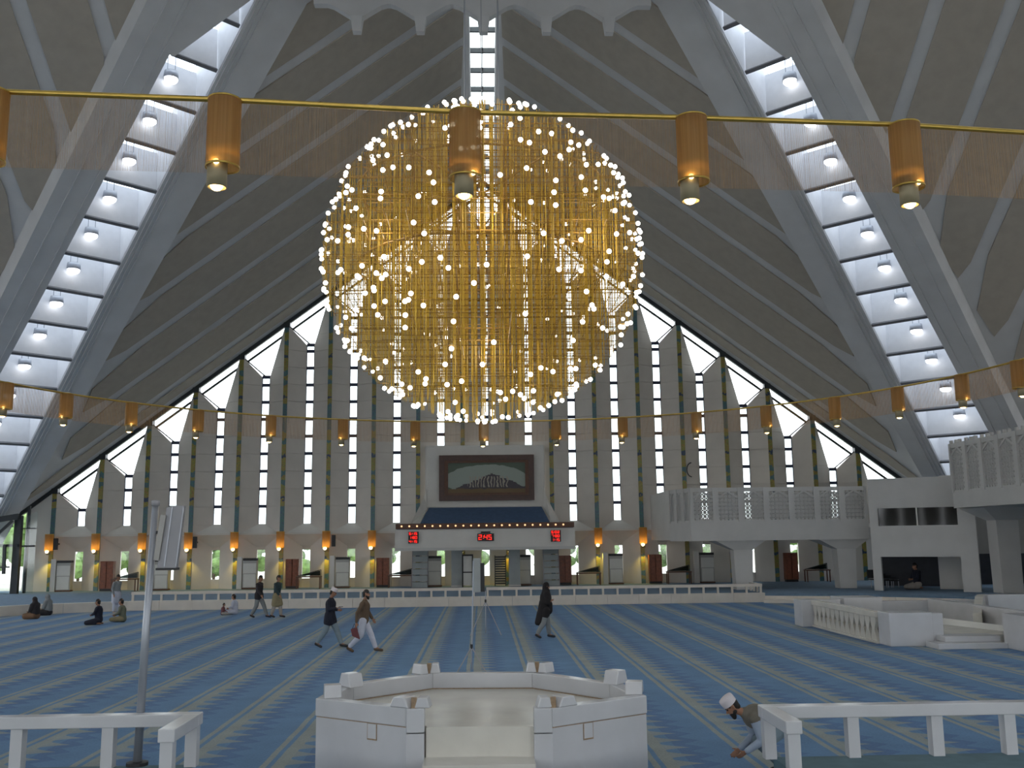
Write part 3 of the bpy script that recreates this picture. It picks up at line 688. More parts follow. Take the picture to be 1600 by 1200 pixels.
for i, x in enumerate([99, 252, 390, 535, 679, 819, 963, 1106]):
    place('a', px(x), 'grey floor air conditioner with black top slot, %s from the left along the far wall' % ORD[i])
for i, x in enumerate([166, 456, 598, 883, 1025, 1238]):
    place('b', px(x), 'red-brown bookcase against the far wall, %s from the left' % ORD[i])
for i, x in enumerate([197, 482, 624, 916, 1056, 1271]):
    place('t', px(x)+(.1), 'dark reading table with slanted stand beside the %s bookcase from the left' % ORD[i], 60.0)
for x, lab in ((83, 'far left mosaic strip'), (302, 'fourth mosaic strip from the left'), (520, 'seventh mosaic strip from the left')):
    r = empty('wall_speaker', (px(x), 60.5, 2.95), label='small black wall speaker beside the %s' % lab, cat='speaker')
    MB().box(-.11, .11, -.1, .1, 0, .7).build('cabinet', 'black', r); MB().box(-.04, .04, .1, .5, .3, .4).build('bracket', 'black', r)
r = empty('ring_sign', (px(1090), 60.9, 7.5), label='thin dark ring fixed to the far wall above the lattice balcony', cat='ring'); MB().tube([(.30*math.cos(i*PI/8), 0, .45*math.sin(i*PI/8)) for i in range(4, 13)], .035, 6).build('ring', 'dark_metal', r)

# wall lamps on the mosaic strips
def strand_shell(mb, R, z0, z1, n, r, c=(0, 0)):
    for i in range(n):
        a = 2*PI*i/n; x, y = c[0]+R*math.cos(a), c[1]+R*math.sin(a)
        mb.add([(x+r*math.cos(a+j*2.094), y+r*math.sin(a+j*2.094), z) for z in (z0, z1) for j in range(3)], [(0, 1, 4, 3), (1, 2, 5, 4), (2, 0, 3, 5)])
def wall_lamp():
    r = empty('wall_lamp', cat='lamp', group='shaded lamps on the mosaic strips')
    MB().lathe([(.24, .35), (.25, 1.35)], 18).build('shade', 'shade', r, smooth=True)
    MB().lathe([(.0, 1.36), (.25, 1.36), (.26, 1.32), (.24, 1.32)], 18).build('shade_ring', 'brass', r, smooth=True)
    MB().lathe([(.0, .34), (.12, .34), (.12, .1), (.1, .1), (.1, .32)], 14).build('can', 'can', r, smooth=True)
    MB().sphere((-.05, -.1, .30), .11, 10, 6).build('bulb', 'bulb_warm', r, smooth=True)
    MB().box(-.04, .04, .1, .35, 1.1, 1.2).build('bracket', 'brass', r)
    return r
wlp = wall_lamp(); freeze(wlp)
def plight(loc, e, r=.05, col=(1, .62, .22), spot=None, parent=None, name='lamp_light'):
    l = D.lights.new(name, 'SPOT' if spot else 'POINT'); l.energy = e; l.color = col; l.shadow_soft_size = r
    if spot: l.spot_size = spot; l.spot_blend = .6
    o = D.objects.new(name, l); COL.objects.link(o); o.location = loc
    if parent: o.parent = parent
    return o
used = False; cnt = 0
for i in range(-10, 4):
    x = CX+BAY*(i+.5)
    if i in (-2, -1, 0, 1): continue
    o = copy_tree(wlp) if used else wlp; used = True
    o.location = (x, YW-.42, 2.55)
    o['label'] = 'lit brown shade lamp on the far wall, %s from the left' % ORD[cnt]; cnt += 1
    plight((x, YW-.45, 2.52), 110, .06, (1, .75, .12), spot=1.9, name='lamp_light')
    plight((x, YW-.42, 3.1), 5, .05, (1, .6, .2))
for x in (CX-1.41, CX+1.41):
    r = empty('downlight', (x, YW-.4, 2.5), label='yellow downlight under the balcony beam, %s of the middle' % ('left' if x < 0 else 'right'), cat='lamp')
    MB().lathe([(0, .2), (.1, .2), (.11, 0), (.09, 0)], 12).build('can', 'can', r, smooth=True); MB().sphere((0, 0, .04), .05, 8, 6).build('bulb', 'bulb_warm', r, smooth=True)
    plight((x, YW-.42, 2.45), 110, .06, (1, .72, .12), spot=1.9)

# ------------------------------------------------------------------ far rail on the kerb
def rail(name, pts, spacing, zbase, ztop, w_, lab, matn='kerb_marble', extra=0, post=.1):
    r = empty(name, (0, 0, 0), label=lab, cat='railing')
    for i in range(len(pts)-1):
        p, q = pts[i], pts[i+1]; ux, uy, L = unit2(p, q)
        b = MB(); b.bar((p[0]-ux*w_/2, p[1]-uy*w_/2, ztop-.07), (q[0]+ux*w_/2, q[1]+uy*w_/2, ztop-.07), w_, .14); b.build('top_rail', matn, r)
        n = max(1, round(L/spacing)); me = MB().box(-post/2, post/2, -post/2, post/2, 0, ztop-zbase-.14).mesh('post', M[matn])
        for k in range(n+(1 if i == len(pts)-2 else 0)):
            t = L*k/n; o = reuse(me, 'post', r, (p[0]+ux*t, p[1]+uy*t, zbase)); o.rotation_euler = (0, 0, math.atan2(uy, ux))
    return r
rail('railing', [(-17.4, 49.42), (-.45, 49.28)], .71, .46, .90, .13, 'low white rail on the far kerb, left half of the hall')
rail('railing', [(.25, 49.28), (14.05, 49.16), (14.05, 51.0)], .71, .46, .90, .13, 'low white rail on the far kerb, right half of the hall')
# near rails
def near_rail(x0, x1, xend, y, lab, posts):
    r = empty('near_railing', (0, 0, 0), label=lab, cat='railing')
    z1, z0, h = 1.10, .44, .155
    s = 1 if x1 > x0 else -1
    b = MB(); b.box(min(x0, x1), max(x0, x1), y-.10, y+.10, z1-h, z1); b.build('top_rail', 'marble', r, bevel=.012)
    b = MB(); a, c_ = (x0, x0+s*.2); b.box(min(a, c_), max(a, c_), y-1.10, y-.10, z1-h, z1); b.build('side_rail', 'marble', r, bevel=.012)
    me = MB().box(-.075, .075, -.075, .075, 0, z1-h-z0).mesh('post', M['marble'])
    reuse(me, 'post', r, (x0+s*.1, y, z0)); reuse(me, 'post', r, (x0+s*.1, y-1.0, z0))
    for x in posts: reuse(me, 'post', r, (x, y, z0))
    return r
near_rail(3.62, 12, 12, 13.0, 'white marble rail in the right foreground', [4.82, 5.93, 6.90, 7.9, 8.9, 10])
near_rail(-3.69, -12, -12, 13.2, 'white marble rail in the left foreground', [-4.86, -6.02, -7.1, -8.2, -9.3])

# ------------------------------------------------------------------ marble dais in the foreground
ds = empty('marble_dais', (0, 14.9, 0), label='white marble polygonal dais with notched parapet in the foreground centre', cat='dais')
ZR = 1.1
V = [(-.78, 13.22), (-1.02, 13.27), (-2.36, 14.2), (-2.2, 15.55), (-.93, 16.75), (.90, 16.62), (2.12, 15.15), (2.28, 13.95), (.90, 13.07), (.66, 13.05)]
V = [(x, y-14.9) for x, y in V]
TH = .2
def off_in(p, q, d):
    ux, uy, L = unit2(p, q); return (uy*d, -ux*d)
cen = (0, 0)
for i in range(len(V)-1):
    p, q = V[i], V[i+1]
    ip = (p[0]*(1-TH/math.hypot(*p)) , p[1]*(1-TH/math.hypot(*p))); iq = (q[0]*(1-TH/math.hypot(*q)), q[1]*(1-TH/math.hypot(*q)))
    if i in (0, 8):                       # short jambs beside the opening
        b = MB(); yb = max(p[1], q[1]); x0, x1 = min(p[0], q[0]), max(p[0], q[0])
        b.box(x0, x1, p[1], p[1]+.22, 0, .78); b.build('jamb', 'marble', ds); b = MB(); b.box(x0, x1, p[1], p[1]+.22, .79, ZR); b.build('jamb_cap', 'marble', ds, bevel=.015); continue
    MB().slab([(*p, 0), (*q, 0), (*iq, 0), (*ip, 0)], (0, 0, .85)).build('wall_slab', 'marble', ds)
    k = 1.006
    MB().slab([(p[0]*k, p[1]*k, .862), (q[0]*k, q[1]*k, .862), (iq[0], iq[1], .862), (ip[0], ip[1], .862)], (0, 0, ZR-.862)).build('coping', 'marble', ds, bevel=.012)
    j = MB(); e = .998; j.slab([(p[0]*e, p[1]*e, .848), (q[0]*e, q[1]*e, .848), (iq[0], iq[1], .848), (ip[0], ip[1], .848)], (0, 0, .016)); j.build('joint', 'joint', ds)
# raised blocks on the corners
def notch(x, y, rz, sc=1.0, h=.16, top=.16):
    b = MB(); w0, w1, d = .19*sc, .115*sc, .12
    b.add([(-w0, -d, 0), (w0, -d, 0), (w0, d, 0), (-w0, d, 0), (-w1, -d, h), (w1, -d, h), (w1, d, h), (-w1, d, h)], [(0, 1, 2, 3), (4, 5, 6, 7), (0, 1, 5, 4), (1, 2, 6, 5), (2, 3, 7, 6), (3, 0, 4, 7)])
    o = b.build('corner_block', 'marble', ds, bevel=.015); o.location = (x, y-14.9, ZR); o.rotation_euler = (0, 0, rz)
for s in (-1, 1):
    sh = 0 if s < 0 else -.15
    notch(s*1.05, 16.56+sh*.4, s*-.75, .46); notch(s*.80, 16.68+sh*.4, 0, .46)
    notch(s*2.02, 15.30+sh, s*.9, .95, .2); notch(s*2.16, 14.35+sh, s*1.35, .95, .17)
    notch(s*1.06, 13.42+sh*.9, s*.62, .85, .13); notch(s*.80, 13.36+sh*.9, s*.1, .55, .13)
    j = MB(); j.box(-.035, .035, -.035, .035, 0, .13); o = j.build('joint', 'joint', ds); o.location = (s*.92, (13.29 if s < 0 else 13.15)-14.9, ZR)
    j = MB(); j.box(-.035, .035, -.035, .035, 0, .16); o = j.build('joint', 'joint', ds); o.location = (s*.90, 16.62-14.9+sh*.4, ZR)
    # little drawer-like inset on the outer face
    p, q = (V[1], V[2]) if s < 0 else (V[8], V[7]); ux, uy, L = unit2(p, q); nx, ny = (uy, -ux) if s > 0 else (-uy, ux)
    if nx*s < 0: nx, ny = -nx, -ny
    c0 = (p[0]+ux*L*.36, p[1]+uy*L*.36)
    for nm, g, mt in (('inset_joint', .0, 'joint'), ('inset', .02, 'marble')):
        b = MB(); h0 = .085-g*.6; b.slab([(c0[0]-ux*h0+nx*.004*(1 if g == 0 else 2), c0[1]-uy*h0+ny*.004*(1 if g == 0 else 2), .64+g), (c0[0]+ux*h0+nx*.004*(1 if g == 0 else 2), c0[1]+uy*h0+ny*.004*(1 if g == 0 else 2), .64+g), (c0[0]+ux*h0+nx*.004*(1 if g == 0 else 2), c0[1]+uy*h0+ny*.004*(1 if g == 0 else 2), .85), (c0[0]-ux*h0+nx*.004*(1 if g == 0 else 2), c0[1]-uy*h0+ny*.004*(1 if g == 0 else 2), .85)], (nx*.006, ny*.006, 0)); b.build(nm, mt, ds)
fl_ = [(x*.93, y*.93 if y > -1 else y+.16) for x, y in V]
MB().slab([(x, y, .3) for x, y in fl_], (0, 0, .55)).build('dais_floor', 'marble_warm', ds)
MB().box(-.76, .65, -1.62, -1.2, .46, .852).build('riser', 'marble_warm', ds)
MB().box(-.78, .66, -2.1, -1.6, .30, .47).build('step', 'marble_warm', ds)

# ------------------------------------------------------------------ marble stair enclosure at the right
se = empty('marble_enclosure', (12, 30, 0), label='white marble stair enclosure with balustrade at the right of the carpet', cat='enclosure')
def eb(nm, x0, x1, y0, y1, z0, z1, mt='marble', bv=.015): return MB().box(x0-12, x1-12, y0-30, y1-30, z0, z1).build(nm, mt, se, bevel=bv)
eb('corner_pier', 11.65, 12.45, 35.6, 36.5, 0, .95); eb('back_wall', 12.45, 13.3, 36.15, 36.5, 0, .92)
eb('back_pier', 13.45, 14.9, 36.2, 37.6, 0, .97); eb('long_wall', 14.9, 20.5, 36.6, 37.0, 0, .80); eb('end_pier', 18.8, 21.5, 36.0, 36.5, 0, 1.02)
eb('front_pier', 12.1, 13.4, 29.0, 29.85, 0, .97); eb('front_pier', 13.41, 13.75, 29.05, 29.9, 0, .94)
eb('side_pier', 15.15, 17.5, 27.0, 28.3, 0, .98); eb('side_wall', 16.6, 16.95, 28.3, 36.2, 0, .9)
eb('step', 13.1, 15.15, 28.1, 28.9, 0, .16); eb('step', 13.5, 15.15, 28.5, 29.3, .16, .32); eb('inner_floor', 12.5, 16.6, 29.2, 36.1, .02, .30, 'marble_warm')
b = MB(); b.slab([(13.75-12, -.9, .62), (15.6-12, -1.9, .42), (15.6-12, -1.9, .58), (13.75-12, -.9, .80)], (0, .25, 0)); b.build('ramp_parapet', 'marble_warm', se)
b = MB(); b.slab([(15.9-12, 1.5, .3), (18.4-12, 6.0, .3), (18.4-12, 6.0, 1.05), (17.6-12, 4.6, 1.05), (15.9-12, 1.5, .72)], (.3, 0, 0)); b.build('sloped_parapet', 'marble_warm', se)
eb('balustrade_rail', 12.0, 12.3, 29.85, 35.6, .78, .95, 'marble_warm'); eb('balustrade_base', 12.0, 12.3, 29.85, 35.6, 0, .08, 'marble_warm')
bl = MB()
for (w0, z0), (w1, z1) in zip([(.20, 0), (.20, .12), (.09, .34), (.20, .56)], [(.20, .12), (.09, .34), (.20, .56), (.20, .70)]):
    bl.slab([(0, -w0, z0), (0, w0, z0), (0, w1, z1), (0, -w1, z1)], (.10, 0, 0))
me = bl.mesh('baluster', M['marble_warm'])
for i in range(13): reuse(me, 'baluster', se, (.05, .12+.435*i, .08))
MB().box(.20, .24, -.15, 5.6, .08, .78).build('gap_shade', 'shadow_board', se)  # dark sheet paints the shade in the gaps between balusters

# ------------------------------------------------------------------ right side galleries
def jali(mb, x0, x1, z0, z1, y=0, t=.05):
    """perforated panel between posts, in the xz plane"""
    w_, h = x1-x0, z1-z0; n = 5; m_ = max(3, round(h/(w_/n)))
    for i in range(1, n): mb.box(x0+w_*i/n-t/2.6, x0+w_*i/n+t/2.6, y-.03, y+.03, z0, z1)
    for j in range(1, m_): mb.box(x0, x1, y-.03, y+.03, z0+h*j/m_-t/2.6, z0+h*j/m_+t/2.6)
    for i in range(n):
        for j in range(m_):
            a, b_ = x0+w_*i/n, z0+h*j/m_; c_, d_ = a+w_/n, b_+h/m_
            mb.bar((a, y, b_), (c_, y, d_), t*.9, .05, up=(0, 1, 0)); mb.bar((c_, y, b_), (a, y, d_), t*.9, .05, up=(0, 1, 0))
def lattice_run(parent, p, q, zf0, zf1, ztop, n, cren=True):
    """balcony front from p to q: fascia zf0..zf1, lattice up to ztop, built in a local frame"""
    ux, uy, L = unit2(p, q); e = empty('balcony_front', (p[0], p[1], 0), math.atan2(uy, ux)); e.parent = parent
    MB().box(0, L, 0, .35, zf0, zf1).build('fascia', 'gallery_white', e)
    s = L/n
    for i in range(n):
        pb = MB(); pb.box(i*s, i*s+.16, -.04, .18, zf1, ztop); pb.box(i*s+s-.16, i*s+s, -.04, .18, zf1, ztop); pb.box(i*s+.16, i*s+s-.16, 0, .14, ztop-.22, ztop); pb.box(i*s+.16, i*s+s-.16, 0, .14, zf1, zf1+.1)
        pb.bar((i*s+.16, .07, ztop-.55), (i*s+s*.5, .07, ztop-.2), .10, .12, up=(0, 1, 0)); pb.bar((i*s+s-.16, .07, ztop-.55), (i*s+s*.5, .07, ztop-.2), .10, .12, up=(0, 1, 0))
        jali(pb, i*s+.16, i*s+s-.16, zf1+.1, ztop-.25, .07, .065)
        if cren:
            for c_ in (.04, .36, .62): pb.box(i*s+c_*s, i*s+c_*s+.14, .02, .14, ztop, ztop+.16)
        pb.build('lattice_panel', 'gallery_white', e)
    return e
g1 = empty('lattice_gallery', (0, 0, 0), label='long white gallery with pierced lattice parapet on columns, right of the far wall', cat='gallery')
lattice_run(g1, (11.25, 52), (20.95, 52), 3.05, 4.05, 5.9, 7, False)
lattice_run(g1, (10.6, 54.6), (11.25, 52), 3.05, 4.05, 5.9, 3, False)
MB().box(10.7, 21, 54.6, 60.5, 3.1, 3.4).build('gallery_floor', 'gallery_white', g1)
MB().slab([(11.3, 52.1, 3.1), (21, 52.1, 3.1), (21, 54.7, 3.1), (10.7, 54.7, 3.1)], (0, 0, .3)).build('gallery_floor', 'gallery_white', g1)
MB().box(10.6, 10.8, 54.6, 60.6, 3.1, 5.9).build('side_parapet', 'gallery_white', g1)
for i, x in enumerate((14.1, 19.75)):
    b = MB(); b.add([(x-.45, 52.3, .44), (x+.45, 52.3, .44), (x+.45, 53.1, .44), (x-.45, 53.1, .44), (x-.52, 52.3, 2.55), (x+.52, 52.3, 2.55), (x+.52, 53.1, 2.55), (x-.52, 53.1, 2.55)], [(0, 1, 2, 3), (4, 5, 6, 7), (0, 1, 5, 4), (1, 2, 6, 5), (2, 3, 7, 6), (3, 0, 4, 7)]); b.build('column', 'gallery_white', g1)
    MB().add([(x-.52, 52.3, 2.55), (x+.52, 52.3, 2.55), (x+.52, 53.1, 2.55), (x-.52, 53.1, 2.55), (x-1.6, 52.15, 3.1), (x+1.3, 52.15, 3.1), (x+1.3, 54.1, 3.1), (x-1.6, 54.1, 3.1)], [(0, 1, 2, 3), (4, 5, 6, 7), (0, 1, 5, 4), (1, 2, 6, 5), (2, 3, 7, 6), (3, 0, 4, 7)]).build('capital', 'gallery_white', g1)
# control room box
bx = empty('control_room', (20.15, 49.85, 0), math.atan2(47.55-49.85, 24.05-20.15), label='white enclosed room with a long dark window, on legs between the two galleries', cat='room')
LB = math.hypot(3.9, 2.3)
def bb(nm, x0, x1, y0, y1, z0, z1, mt='gallery_white'): return MB().box(x0, x1, y0, y1, z0, z1).build(nm, mt, bx)
bb('upper_wall', 0, LB, 0, .25, 4.62, 6.15); bb('lower_wall', 0, LB, 0, .25, 2.15, 3.72); bb('side_pier', 0, .42, 0, .25, 3.72, 4.62); bb('side_pier', LB-.35, LB, 0, .25, 3.72, 4.62)
bb('left_wall', 0, .2, .25, 4.5, 2.15, 6.15); bb('right_wall', LB-.2, LB, .25, 4.5, 2.15, 6.15); bb('roof', 0, LB, .2, 4.5, 5.95, 6.15); bb('room_floor', .2, LB, .25, 4.5, 2.15, 2.35)
bb('leg', 0, .42, 0, .4, .44, 2.15); bb('leg', LB-.35, LB+.45, -.1, .5, .44, 4.5)
bb('window_pane', .42, 2.25, .12, .15, 3.72, 4.62, 'glass_dark'); bb('window_pane', 2.32, LB-.35, .12, .15, 3.72, 4.62, 'glass_dark')
bb('mullion', 2.25, 2.32, .05, .2, 3.72, 4.62, 'ac_white'); bb('interior_shade', .3, LB-.1, 3.9, 4.0, 2.4, 5.9, 'shade_dark')  # last sheet is coloured dark for the unlit room behind the glass
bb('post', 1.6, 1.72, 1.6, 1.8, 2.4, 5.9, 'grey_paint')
bb('store_wall', 2.9, LB, 2.4, 2.7, .44, 2.15, 'gallery_white'); bb('shade_wall', -.6, 3.0, 5.3, 5.5, .44, 3.1, 'shade_dark')  # second wall is a dark sheet added as shade under the room
# right gallery
g2 = empty('side_gallery', (0, 0, 0), label='nearer white gallery with tall crenellated lattice at the right edge', cat='gallery')
lattice_run(g2, (22.8, 46.1), (22.8, 33), 4.5, 5.25, 7.6, 9, True)
MB().box(22.9, 33.4, 33, 46.1, 4.5, 4.8).build('gallery_floor', 'gallery_white', g2)
MB().box(22.9, 33.4, 45.8, 46.1, 4.5, 7.6).build('end_parapet', 'gallery_white', g2)
for y in (46.4, 39.5):
    x = 25.3
    MB().add([(x-.5, y-.4, .44), (x+.5, y-.4, .44), (x+.5, y+.5, .44), (x-.5, y+.5, .44), (x-.55, y-.4, 3.9), (x+.55, y-.4, 3.9), (x+.55, y+.5, 3.9), (x-.55, y+.5, 3.9)], [(0, 1, 2, 3), (4, 5, 6, 7), (0, 1, 5, 4), (1, 2, 6, 5), (2, 3, 7, 6), (3, 0, 4, 7)]).build('column', 'gallery_white', g2)
    MB().add([(x-.55, y-.4, 3.9), (x+.55, y-.4, 3.9), (x+.55, y+.5, 3.9), (x-.55, y+.5, 3.9), (x-1.5, y-1.2, 4.5), (x+1.5, y-1.2, 4.5), (x+1.5, y+1.3, 4.5), (x-1.5, y+1.3, 4.5)], [(0, 1, 2, 3), (4, 5, 6, 7), (0, 1, 5, 4), (1, 2, 6, 5), (2, 3, 7, 6), (3, 0, 4, 7)]).build('capital', 'gallery_white', g2)
rw = empty('trim_2', kind='structure', label='grey back wall with added dark and light-blocking walls that shade the right galleries')
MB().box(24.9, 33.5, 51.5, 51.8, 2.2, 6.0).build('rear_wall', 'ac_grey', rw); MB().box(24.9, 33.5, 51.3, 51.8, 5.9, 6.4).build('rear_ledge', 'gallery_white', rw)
MB().box(24.9, 33.5, 54.5, 54.8, .44, 3.2).build('rear_wall', 'shade_dark', rw); MB().box(33.5, 33.8, 20, 61, .44, 7.5).build('rear_wall', 'ac_grey', rw)  # added: dark partition painted as shade, unseen side wall blocks light
b = MB(); b.bar((27.0-2.3, 50.9, 4.1), (27.0-2.3, 50.9, 3.3), .08); b.bar((27.0-2.3, 50.9, 3.3), (25.4, 50.9, 4.1), .08); b.build('bracket', 'dark_metal', g2)
# things under the galleries
r = empty('stacked_furniture', (21.6, 52.6, .44), label='dark pile of stacked chairs in the shade under the enclosed room', cat='chairs')
for i in range(5):
    MB().box(-.6+.28*i, -.15+.28*i, -.2, .25, .42-.02*i, .48-.02*i).build('seat', 'black', r); MB().box(-.6+.28*i, -.15+.28*i, .2, .25, .5, .95-.1*i).build('backrest', 'black', r)
    for x in (-.58+.28*i, -.2+.28*i):
        MB().box(x, x+.04, -.18, -.14, 0, .42).build('leg', 'steel', r)

# ------------------------------------------------------------------ loudspeaker pole at left
sp = empty('speaker_pole', (-4.52, 13.3, .44), label='tall grey pole behind the left foreground rail carrying a column loudspeaker', cat='pole')
MB().tube([(0, 0, .02), (.03, 0, 1.7), (.08, 0, 3.38)], [.055, .05, .045], 12).build('pole', 'steel', sp, smooth=True)
MB().lathe([(0, 3.44), (.055, 3.43), (.055, 3.36), (0, 3.36)], 12, (.08, 0, 0)).build('cap', 'grey_paint', sp, smooth=True)
MB().lathe([(0, .05), (.14, .04), (.14, 0), (0, 0)], 12).build('foot', 'black', sp)
b = MB(); b.bar((.08, 0, 3.0), (.2, 0, 3.0), .04); b.bar((.07, 0, 2.65), (.2, 0, 2.65), .04); b.build('clamp', 'black', sp)
cs = empty('column_loudspeaker', (-4.18, 13.2, 2.97), label='tilted grey column loudspeaker fixed near the top of the left pole', cat='loudspeaker')
b = MB(); zz = (0, .82)
b.add([(-.16, -.02, 0), (-.04, -.08, 0), (.10, -.06, 0), (.08, .10, 0), (-.14, .10, 0)]+[(-.07, -.02, .80), (.03, -.08, .82), (.17, -.06, .82), (.15, .10, .82), (-.05, .10, .82)],
      [(4, 3, 2, 1, 0), (5, 6, 7, 8, 9)]+[(i, (i+1) % 5, 5+(i+1) % 5, 5+i) for i in range(5)]); b.build('cabinet', 'grey_paint', cs)
b = MB(); b.bar((-.045, -.085, .02), (.027, -.085, .80), .015); b.bar((.10, -.065, .02), (.17, -.065, .80), .012); b.build('edge_strip', 'steel', cs)
MB().box(-.16, .10, -.08, .10, -.03, 0).build('base_cap', 'black', cs)
b = MB(); b.bar((-.17, -.03, .10), (-.10, -.03, .70), .07, .05); b.build('grille', 'ac_grey', cs)

# tripod stands in the middle
def tripod(x, y, zt, leg_r, leg_h, lab, mt='steel', top=None, tilt=0):
    r = empty('tripod_stand', (x, y, 0), label=lab, cat='stand')
    MB().tube([(0, 0, .25), (tilt, 0, zt)], .018, 8).build('pole', mt, r)
    for k in range(3):
        a = -PI/2+PI/3+k*2*PI/3; MB().tube([(0, 0, leg_h), (leg_r*math.cos(a), leg_r*math.sin(a), .015)], .016, 6).build('leg', 'grey_paint', r)
    MB().lathe([(.035, leg_h-.05), (.035, leg_h+.06)], 8).build('collar', 'black', r)
    return r
tripod(-.29, 25.0, 2.75, .42, .62, 'thin tripod microphone stand behind the marble dais', tilt=.06)
tripod(.10, 34.4, 1.5, .62, 1.15, 'tripod stand carrying a tall loudspeaker in the middle of the carpet')
r = empty('floor_loudspeaker', (-.13, 34.4, 1.46), label='tall grey-blue loudspeaker on the middle tripod stand', cat='loudspeaker')
MB().box(-.19, .06, -.12, .15, 0, 1.17).build('cabinet', 'stair_grey', r, bevel=.02); MB().box(.06, .20, -.10, .15, .02, 1.0).build('side_grille', 'black', r)

# ------------------------------------------------------------------ ring rail with bead curtain
RZ = 8.55
rc = empty('ring_rail', (CX, CY, 0), label='great golden ring rail with hanging bead curtain around the chandelier', cat='rail')
path = []
for i in range(0, 65):
    a = PI*i/64*1.0; path.append((16.5*math.cos(a), 16.5*math.sin(a)))             # far half, right to left
front = []
for i in range(1, 24):                                                              # left side down to the flat near part
    a = PI/2*i/24; front.append((-7.0-9.5*math.cos(a)**.75, -15.6*math.sin(a)**1.3-.5*math.sin(a)))
near = [(-5.7-CX, 10.75-CY), (-3.05-CX, 10.95-CY), (-.18-CX, 11.28-CY), (2.68-CX, 11.42-CY), (5.5-CX, 11.62-CY), (7.2-CX, 11.85-CY)]
left_c = [(-16.5, -3), (-15.6, -7.5), (-13.2, -11.8), (-9.6, -14.8), (-7.6, -15.75)]
right_c = [(9.3, -14.5), (13.2, -11.4), (15.6, -7.3), (16.4, -3)]
ringp = path+left_c+near+right_c
MB().tube([(x, y, RZ) for x, y in ringp], .035, 8, closed=True).build('rail', 'brass', rc, smooth=True)
def resample(pts, step):
    out = []; acc = 0
    for i in range(len(pts)-1):
        ux, uy, L = unit2(pts[i], pts[i+1]); t = -acc
        t = acc
        while t < L: out.append((pts[i][0]+ux*t, pts[i][1]+uy*t)); t += step
        acc = t-L
    return out
def curtain(pts, step, r, hgt, name):
    mb = MB(); rnd = random.Random(5)
    for x, y in resample(pts, step):
        x += rnd.uniform(-.003, .003); rr = r*rnd.uniform(.85, 1.15); a0 = rnd.random()*3
        mb.add([(x+rr*math.cos(a0+j*2.094), y+rr*math.sin(a0+j*2.094), z) for z in (RZ-.02, RZ-hgt) for j in range(3)], [(0, 1, 4, 3), (1, 2, 5, 4), (2, 0, 3, 5)])
    mb.build(name, 'brass_strand', rc, kind='stuff')
mk('brass_strand', (.44, .25, .09), .5, .3, noise=.2, nscale=10)
curtain(left_c[-2:]+near+right_c[:1], .0125, .0017, .93, 'bead_curtain')
curtain(path, .034, .0050, .93, 'bead_curtain')
curtain(left_c[:-1], .05, .006, .93, 'bead_curtain'); curtain(right_c, .05, .006, .93, 'bead_curtain')
# lamps on the ring
def ring_lamp():
    r = empty('ring_lamp', cat='lamp')
    MB().lathe([(.195, -.02), (.195, -.86)], 24).build('shade', 'shade', r, smooth=True)
    MB().lathe([(.03, .03), (.06, .03), (.2, -.01), (.2, -.03), (.19, -.03)], 24).build('shade_top', 'brass', r, smooth=True)
    MB().lathe([(.192, -.85), (.192, -.875), (.202, -.875), (.202, -.85)], 24, closed_prof=True).build('shade_rim', 'brass', r, smooth=True)
    MB().lathe([(0, -.75), (.115, -.75), (.118, -1.12), (.10, -1.12), (.095, -1.06)], 20, (-.03, -.05, 0)).build('can', 'can', r, smooth=True)
    MB().sphere((-.03, -.05, -1.10), .075, 12, 8, (1, 1, .8)).build('bulb', 'bulb_warm', r, smooth=True)
    MB().sphere((.06, -.13, -.84), .035, 10, 6).build('small_bulb', 'bulb_warm', r, smooth=True)
    return r
rl = ring_lamp(); freeze(rl); used = False
def put_lamp(x, y, lab, grp, sc=1, e=9):
    global used
    o = copy_tree(rl) if used else rl; used = True
    o.location = (x, y, RZ); o.scale = (sc, sc, 1); o['label'] = lab; o['group'] = grp; o.rotation_euler = (0, 0, random.uniform(-1, 1))
    plight((x-.0, y+.0, RZ-.78), e*2, .04, (1, .62, .2), name='lamp_light')
    plight((x, y-.02, RZ-1.16), e*.4, .03, (1, .62, .2), name='lamp_light')
for i, (x, y) in enumerate(near[:5]):
    put_lamp(x+CX, y+CY-.02, 'golden cylinder lamp on the near stretch of rail, %s from the left' % ORD[i], 'lamps on the near rail')
def ray2(xp):                      # plan bearing of a picture column at the far arc
    return math.tan(math.radians(1.86)+math.atan((xp-800)/1500/.995))
fx = [4, 100, 203, 308, 422, 535, 648, 755, 868, 972, 1088, 1197, 1305, 1405, 1507, 1598]
for i, xp in enumerate(fx):
    k_ = ray2(xp); A_ = 1+k_*k_; B_ = -2*(CX*k_+CY); C_ = CX*CX+CY*CY-16.5**2
    y = (-B_+math.sqrt(B_*B_-4*A_*C_))/(2*A_); x = k_*y
    put_lamp(x, y-.02, 'small golden cylinder lamp on the far curve of the ring rail, %s from the left' % (ORD[i]), 'lamps on the far curve of the rail', 1.15, 6)

